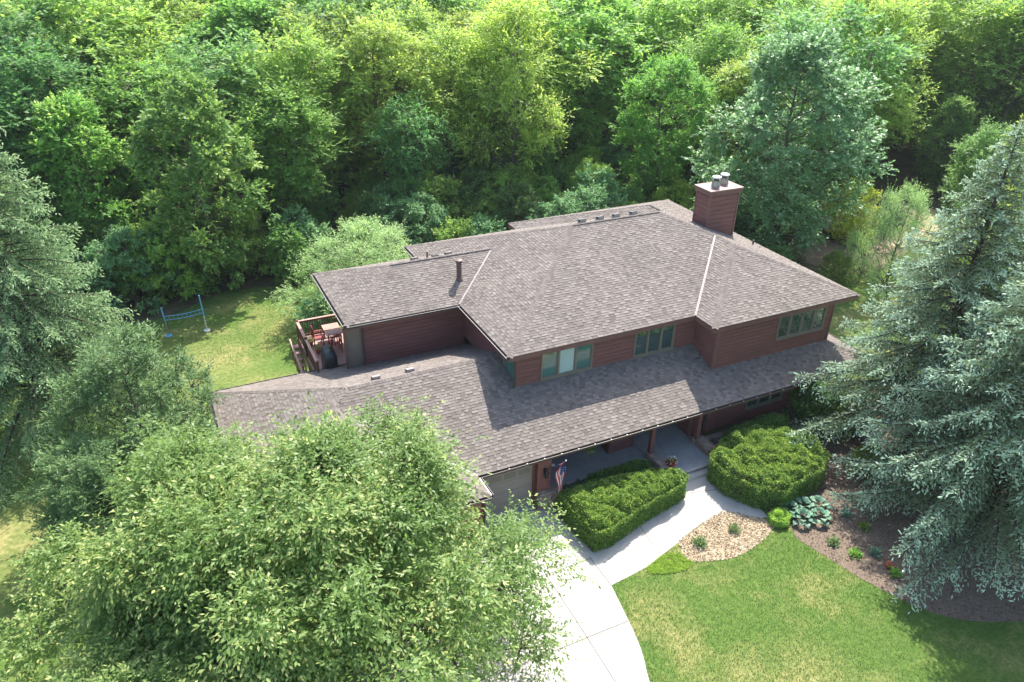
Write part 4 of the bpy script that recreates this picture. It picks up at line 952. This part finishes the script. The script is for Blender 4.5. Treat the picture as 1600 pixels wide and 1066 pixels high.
# ------------------------------------------------------------ foreground broadleaf trees
proto('front1',31,9.2,6.4,.20,'dome',90,5000,32,.165,.42,lobe=.20,tipy=.85,droop=.5,trunk=.26,up=.9,spread=.55,clr=.72,rough=.4,sprout=.15)
proto('front2',32,8.6,5.6,.20,'dome',76,3900,32,.165,.42,lobe=.21,tipy=.8,droop=.5,trunk=.24,up=.9,spread=.55,clr=.72,rough=.4,sprout=.15)
plant('front1',(-9.6,-7.6,0),.92,.5,'L_front','large leafy tree with yellowish tips in front of the garage, nearest the driveway',name='front_tree',sz=1.02)
plant('front2',(-12.9,-5.4,0),.90,.9,'L_front','leafy tree left of the driveway tree, filling the lower left corner',name='front_tree',sz=1.0)
plant('front2',(-15.6,-10.6,0),.85,3.1,'L_front','leafy tree at the very bottom left corner in front of the other two',name='front_tree',sz=.72)
# feathery shrub
proto('arb',33,6.0,3.0,.02,'dome',60,1700,34,.13,.30,lobe=.22,tipy=.6,trunk=.12,up=.9,clr=.5)
plant('arb',(-14.6,4.6,0),1.25,.5,'L_arb','big feathery green juniper between the left spruce and the front trees','shrub',name='juniper')
plant('arb',(-16.4,1.4,0),.85,1.5,'L_arb','smaller feathery juniper below the big one at the left edge','shrub',name='juniper')
# ------------------------------------------------------------ spruces
def spruce(seed,H,R,dens=1.):
    rg=np.random.default_rng(seed); tr=MB(); tr.tube([(0,0,H*k/8) for k in range(9)],[.30*(1-k/8.3) for k in range(9)],10,False)
    PP=[];DD=[];NN=[];LL=[];TT=[]; bt=MB()
    z=1.9; az=0
    while z<H-.25:
        nb_=7 if z<H*.7 else 6
        az0=rg.uniform(0,6.28)
        for b_ in range(nb_):
            f=z/H; L=R*1.17*(1-f)**.97*rg.uniform(.72,1.12)+.12; a=az0+b_*6.283/nb_+rg.uniform(-.25,.25)
            dirh=np.array([math.cos(a),math.sin(a),0]); side=np.array([-math.sin(a),math.cos(a),0])
            rise=.12+.45*f; sag=.34*(1-f)+.05
            zz=z+rg.uniform(-.12,.12)
            def bp_(s): return np.array([0,0,zz])+dirh*L*s+np.array([0,0,1])*L*(rise*s-(sag+rise*.6)*s*s+.16*(max(0,s-.75)/.25)**2*.5)
            n=max(3,int(L/.5)); ss=np.linspace(0,1,n+1); bt.tube([bp_(s) for s in ss],[.055*(L/5+.15)*(1-s*.85)+.004 for s in ss],4,False)
            ns=int(L/.075*dens)
            s=.14+.86*np.linspace(0,1,max(3,ns))
            for si in s:
                p=bp_(si); dn=rg.uniform(.1,1.2)
                for sg in (-1,1):
                    l=min(.85,(.16+.62*L/5*math.sin(math.pi*min(1,(1-si)*.8+.14))))*rg.uniform(.6,1.15)
                    if rg.random()>.9: continue
                    d=nrm(side*sg*.9+dirh*.65+np.array([0,0,-dn*(1-f*.7)]))
                    k=max(2,int(l/.075)); t_=np.linspace(.08,1,k)
                    q=p+d[None]*(t_*l)[:,None]; q[:,2]-=(t_**2)*l*.55*(1-f*.5)
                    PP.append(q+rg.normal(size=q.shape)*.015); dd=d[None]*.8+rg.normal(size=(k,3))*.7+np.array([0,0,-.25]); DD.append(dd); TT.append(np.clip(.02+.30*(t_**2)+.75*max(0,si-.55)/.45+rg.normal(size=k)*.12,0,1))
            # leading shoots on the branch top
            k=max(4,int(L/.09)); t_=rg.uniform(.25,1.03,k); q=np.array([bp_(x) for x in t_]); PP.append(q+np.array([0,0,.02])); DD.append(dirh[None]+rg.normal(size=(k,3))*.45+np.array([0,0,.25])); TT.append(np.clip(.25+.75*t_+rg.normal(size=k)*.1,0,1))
        z+=.47*(1-.38*z/H)
    k=60; q=np.stack([rg.normal(0,.05,k),rg.normal(0,.05,k),H-rg.uniform(0,.9,k)],1); PP.append(q);DD.append(rg.normal(size=(k,3))*.8+np.array([0,0,1]));TT.append(np.full(k,.7))
    P=np.concatenate(PP);D=nrm(np.concatenate(DD));T_=np.concatenate(TT); n=len(P); print('spruce sprigs',n)
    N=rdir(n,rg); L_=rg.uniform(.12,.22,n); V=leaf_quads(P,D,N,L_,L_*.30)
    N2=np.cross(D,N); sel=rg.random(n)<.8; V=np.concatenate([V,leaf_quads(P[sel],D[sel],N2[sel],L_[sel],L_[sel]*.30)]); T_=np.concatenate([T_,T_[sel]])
    tm=MB(); tm.v=tr.v+bt.v; o_=len(tr.v); tm.f=tr.f+[tuple(i+o_ for i in f_) for f_ in bt.f]
    return quads_mesh('crown',V,T_),tm.mesh('trunk',True)
PROTO['spruce']=(spruce(5,15.5,5.7,.72),15.5)
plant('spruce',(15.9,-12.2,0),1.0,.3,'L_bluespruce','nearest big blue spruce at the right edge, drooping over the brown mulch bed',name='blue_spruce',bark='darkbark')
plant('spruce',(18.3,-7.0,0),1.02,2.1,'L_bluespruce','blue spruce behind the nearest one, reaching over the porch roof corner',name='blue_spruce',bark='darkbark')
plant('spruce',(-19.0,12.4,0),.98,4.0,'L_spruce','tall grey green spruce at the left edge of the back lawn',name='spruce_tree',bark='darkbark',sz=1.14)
# ------------------------------------------------------------ hedges
def leafy_mass(name,label,poly,hf,n,leaf,cat='hedge',ll=.085,seed=1,lumps=.12,fl=None):
    rg=np.random.default_rng(seed); o=thing(name,label,cat,(sum(p[0] for p in poly)/len(poly),sum(p[1] for p in poly)/len(poly),0))
    xs=[p[0] for p in poly];ys=[p[1] for p in poly]
    pl=np.array(poly)
    def edged(X,Y):
        d=np.full(len(X),9.)
        for i in range(len(pl)):
            a=pl[i];b=pl[(i+1)%len(pl)]; ab=b-a; t_=np.clip(((X-a[0])*ab[0]+(Y-a[1])*ab[1])/(ab@ab),0,1); d=np.minimum(d,np.hypot(X-a[0]-t_*ab[0],Y-a[1]-t_*ab[1]))
        return d
    ph=rg.uniform(0,6,8); WV=[(rg.uniform(1.5,9),rg.uniform(0,6.28),rg.uniform(0,6.28)) for _ in range(14)]
    area_=(max(xs)-min(xs))*(max(ys)-min(ys)); CC=np.stack([rg.uniform(min(xs),max(xs),int(area_/.085)),rg.uniform(min(ys),max(ys),int(area_/.085))],1); CH_=rg.uniform(.4,1.3,len(CC))
    def clump(X,Y):
        X=np.asarray(X);Y=np.asarray(Y); out=np.full(X.shape,-9.)
        for (cx_,cy_),h_ in zip(CC,CH_): out=np.maximum(out,h_*.16-((X-cx_)**2+(Y-cy_)**2)*2.2)
        return np.maximum(out,-.18)
    def height(X,Y):
        l=sum(np.sin((X*math.cos(a_)+Y*math.sin(a_))*f_+p_)/(.6+f_*.12) for f_,a_,p_ in WV)*lumps*.075+clump(X,Y)
        d=edged(X,Y); return (hf(X,Y)+l)*np.clip(1-(1-np.clip(d/.45,0,1))**3,0.02,1)
    m=int(n*2.2); X=rg.uniform(min(xs),max(xs),m);Y=rg.uniform(min(ys),max(ys),m); k=inpoly(X,Y,poly); X=X[k];Y=Y[k]
    nt_=int(n*.7); Xt,Yt=X[:nt_],Y[:nt_]; Z=height(Xt,Yt)-np.abs(rg.normal(0,.05,len(Xt)))
    # side faces
    per=np.concatenate([np.linalg.norm(pl-np.roll(pl,-1,0),axis=1)]); ns=n-nt_; e_=rg.choice(len(pl),ns,p=per/per.sum()); t_=rg.random(ns); b=np.roll(pl,-1,0)
    Q=pl[e_]*(1-t_)[:,None]+b[e_]*t_[:,None]; cen=pl.mean(0); dn=nrm(cen-Q); zz=rg.uniform(.03,1,ns); hh=hf(Q[:,0],Q[:,1])
    ins=rg.uniform(0,.10,ns)+.30*np.clip(zz-.6,0,1)**1.5+.08*np.sin(Q[:,0]*5+ph[6])*np.sin(zz*4)+.10*(1-zz)
    Q=Q+dn*ins[:,None]; S=np.concatenate([np.stack([Xt,Yt,Z],1),np.stack([Q[:,0],Q[:,1],zz*hh*.95],1)])
    N0=np.concatenate([np.tile([0,0,1.],(len(Xt),1)),np.concatenate([-dn,np.full((ns,1),.5)],1)])
    # sprays: 3 leaves per point
    P=np.repeat(S,3,0);NN=np.repeat(N0,3,0); mm=len(P); D=nrm(NN*.75+rg.normal(size=(mm,3))*.7); N=nrm(NN+rg.normal(size=(mm,3))*.6)
    kk=np.repeat(rg.random(len(S)),3); L_=ll*rg.uniform(.6,1.25,mm)
    hi=np.repeat(np.concatenate([np.ones(len(Xt)),np.clip(zz*1.3-.45,0,1)]),3)
    me=quads_mesh('foliage',leaf_quads(P+NN*.02*rg.random((mm,1)),D,N,L_,L_*.42),np.clip(.02+.5*kk**1.3+.25*rg.random(mm)+.3*hi*kk,0,1)); link('foliage',me,leaf,o)
    # inner twig core
    gx=np.arange(min(xs),max(xs),.12);gy=np.arange(min(ys),max(ys),.12); G=np.array([(x,y) for x in gx for y in gy]); k=inpoly(G[:,0],G[:,1],poly); G=G[k]; d=edged(G[:,0],G[:,1]); G=G[d>.10]; hz=np.maximum(height(G[:,0],G[:,1])-.16,.05)
    D_=MB()
    for (x,y),h in zip(G,hz): D_.tube([(x,y,0),(x+random.uniform(-.05,.05),y+random.uniform(-.05,.05),h)],[.012,.03],3)
    part('stems',D_,'darkbark',o); return o
hl=[(.62,-3.62),(2.2,-3.45),(5.6,-3.95),(6.35,-4.35),(6.5,-4.95),(5.9,-5.35),(3.5,-5.85),(1.6,-6.42),(.85,-6.38),(.62,-5.2)]
leafy_mass('yew_hedge','large bright green clipped hedge between the driveway and the front walk',hl,lambda X,Y:np.full(np.shape(X),1.08),32000,'L_yew',seed=2,lumps=.34)
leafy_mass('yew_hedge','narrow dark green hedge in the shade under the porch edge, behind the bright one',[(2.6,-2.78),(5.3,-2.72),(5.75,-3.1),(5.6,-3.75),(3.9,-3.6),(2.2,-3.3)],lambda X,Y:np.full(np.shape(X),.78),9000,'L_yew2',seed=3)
hr=[(7.9,-4.6),(8.5,-4.0),(9.4,-3.6),(10.8,-3.3),(12.6,-3.7),(13.6,-5.0),(13.2,-6.6),(12.0,-7.3),(10.9,-7.4),(9.4,-7.8),(8.5,-7.0),(7.85,-5.8)]
leafy_mass('yew_shrub','big rounded green yew shrub right of the front walk',hr,lambda X,Y:1.35-.05*((X-10.2)**2+(Y-5.6*-1)**2)*.25,38000,'L_yew',seed=4,lumps=.6)
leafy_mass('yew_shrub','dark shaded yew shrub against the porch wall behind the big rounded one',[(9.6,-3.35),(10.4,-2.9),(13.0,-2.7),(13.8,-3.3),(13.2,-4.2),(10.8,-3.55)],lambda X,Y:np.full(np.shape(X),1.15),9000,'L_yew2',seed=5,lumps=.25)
leafy_mass('golden_shrub','low yellow green round shrub at the tip of the straw mulch',[(8.45,-8.15),(8.6,-7.75),(9.1,-7.6),(9.5,-7.85),(9.45,-8.3),(9.0,-8.55),(8.6,-8.45)],lambda X,Y:np.full(np.shape(X),.42),4500,'L_locust',cat='shrub',seed=6,ll=.06)
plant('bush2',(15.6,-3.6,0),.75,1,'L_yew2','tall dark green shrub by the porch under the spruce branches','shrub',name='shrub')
plant('bush2',(17.0,-4.3,0),.7,2,'L_yew','brighter leafy shrub under the spruce, right of the dark one','shrub',name='shrub')
plant('bush',(15.2,-7.2,0),.5,2,'L_locust','yellowish low shrub on the mulch under the spruce','shrub',name='shrub')
plant('bush',(16.8,-8.4,0),.45,3,'L_yellow','small golden shrub glowing beneath the blue spruce','shrub',name='shrub')
# hosta clumps with leaves as parts
def hosta(loc,r,n,label,seed,leaf='L_hosta'):
    rg=random.Random(seed); o=thing('hosta',label,'plant',loc,'hostas along the mulch edge')
    for i in range(n):
        a=i*2.4+rg.uniform(-.3,.3); f=(i+.6)/n; rr=r*math.sqrt(f); L_=.30*rg.uniform(.8,1.15); el=.75*(1-f)+.05
        D=Vector((math.cos(a)*math.cos(el),math.sin(a)*math.cos(el),math.sin(el))); S=Vector((-math.sin(a),math.cos(a),0)); U=D.cross(S)*-1
        b=Vector((math.cos(a)*rr*.7,math.sin(a)*rr*.7,.14+.22*(1-f))); vs=[]
        for t_,w_,dz in ((0,.02,0),(.25,.11,.02),(.55,.13,.015),(.8,.07,-.03),(1,.004,-.09)):
            for s_ in (-1,0,1): q=b+D*L_*t_+S*w_*s_*(L_/.3)+Vector((0,0,dz+(.03*abs(s_) if t_<.9 else 0))); vs.append(tuple(q))
        fs=[(k*3+j,k*3+j+1,k*3+j+4,k*3+j+3) for k in range(4) for j in range(2)]
        me=bpy.data.meshes.new('leaf'); me.from_pydata(vs,[],fs); at=me.attributes.new('tint','FLOAT','POINT'); tt=rg.random(); at.data.foreach_set('value',[tt*.8+.2*(j%3==1) for j in range(15)]); me.update()
        link('leaf',me,leaf,o,local=True)
    return o
hosta((9.75,-7.85,0),.5,20,'broad leaved hosta beside the golden shrub, nearest the yew',1); hosta((9.85,-8.5,0),.5,20,'broad leaved hosta at the lawn corner, farthest left in the row',2)
hosta((10.45,-8.0,0),.5,20,'broad leaved hosta second from the yew in the mulch corner',3); hosta((10.6,-8.75,0),.5,20,'broad leaved hosta under the spruce tips, farthest right in the row',4); hosta((11.1,-8.2,0),.45,16,'hosta partly under the spruce branches behind the others',5)
hosta((42.2,16.0,0),.6,18,'pale hosta beside the dark trellis posts',6); hosta((44.0,15.6,0),.6,18,'pale hosta right of the dark trellis posts',7)
def tuft(name,label,loc,r,n,leaf,h,seed,cat='plant',lw=.18,ll=.1):
    rg=np.random.default_rng(seed); o=thing(name,label,cat,loc); d=nrm(rg.normal(size=(n,3))*np.array([1,1,.6])+np.array([0,0,.6])); P=np.array(loc)+d*rg.uniform(.1,1,(n,1))*np.array([r,r,h]); P[:,2]=np.maximum(P[:,2],.01)
    me=quads_mesh('foliage',leaf_quads(P,d+rg.normal(size=(n,3))*.35,rdir(n,rg),rg.uniform(.6,1.3,n)*ll,rg.uniform(.6,1.3,n)*ll*lw*2),rg.random(n)); link('foliage',me,leaf,o); return o
tuft('lavender_tuft','fine grey green tuft in the straw mulch, nearer the driveway',(5.0,-7.75,0),.32,700,'L_arb',.38,1)
tuft('lavender_tuft','fine grey green tuft in the straw mulch, nearer the yew',(6.85,-7.75,0),.26,500,'L_arb',.32,2)
for i,(x,y,l,lb) in enumerate(((10.1,-10.0,'L_arb','grey green seedling highest along the mulch edge'),(10.4,-10.9,'L_aspen','bright green leafy perennial on the mulch edge'),(11.2,-11.2,'L_hosta','blue green perennial in the mulch right of the bright one'),(11.0,-12.3,'L_aspen','lowest bright green perennial on the mulch edge'),(12.0,-9.9,'L_maple','green perennial in the middle of the brown mulch'),(11.9,-9.0,'L_hosta','bluish perennial under the spruce tips'))):
    tuft('perennial',lb,(x,y,0),.24,130,l,.3,10+i,lw=.45,ll=.12)
tuft('rust_perennial','rusty red perennial beside the lowest bright green one',(11.15,-11.95,0),.2,90,'rust',.28,31,lw=.4)
for x,y,l,lb in ((1.55,-2.95,'purple','dark purple petunias by the flag along the porch curb'),(2.2,-2.9,'purple','dark purple petunias under the hanging basket')):
    o=tuft('petunias',lb,(x,y,0),.36,260,'L_dark',.6,int(x*10),lw=.5,cat='flowers'); rg=np.random.default_rng(3); n=60; d=nrm(rg.normal(size=(n,3))+np.array([0,0,1])); P=np.array((x,y,.02))+d*np.array([.36,.36,.62]); link('flowers',quads_mesh('flowers',leaf_quads(P,rdir(n,rg),d,.07*np.ones(n),.07*np.ones(n)),rg.random(n)),'petunia',o)
o=tuft('pink_flowers','pink flowers on the stone pier beside the big yew shrub',(9.2,-3.75,.35),.35,260,'L_mid',.62,44,lw=.5,cat='flowers'); rg=np.random.default_rng(5); n=90; d=nrm(rg.normal(size=(n,3))+np.array([0,0,1])); P=np.array((9.2,-3.75,.37))+d*np.array([.36,.36,.66]); link('flowers',quads_mesh('flowers',leaf_quads(P,rdir(n,rg),d,.07*np.ones(n),.07*np.ones(n)),rg.random(n)),'peri',o)


# ------------------------------------------------------------ HAZE
hb=MB(); hb.box((-90,-45,-1.1),(190,190,24)); hz=link('haze',hb.mesh('haze'),None,None); hz['kind']='stuff'; hz['label']='thin summer haze in the air over the garden and wood'; hz['category']='haze'
hm=bpy.data.materials.new('thin haze'); hm.use_nodes=True; ht=hm.node_tree; ht.nodes.remove(ht.nodes['Principled BSDF'])
pv=ht.nodes.new('ShaderNodeVolumePrincipled'); pv.inputs['Color'].default_value=(.88,.93,1,1); pv.inputs['Density'].default_value=HAZE; pv.inputs['Anisotropy'].default_value=.2
ht.links.new(pv.outputs[0],ht.nodes['Material Output'].inputs['Volume']); hz.data.materials.append(hm)
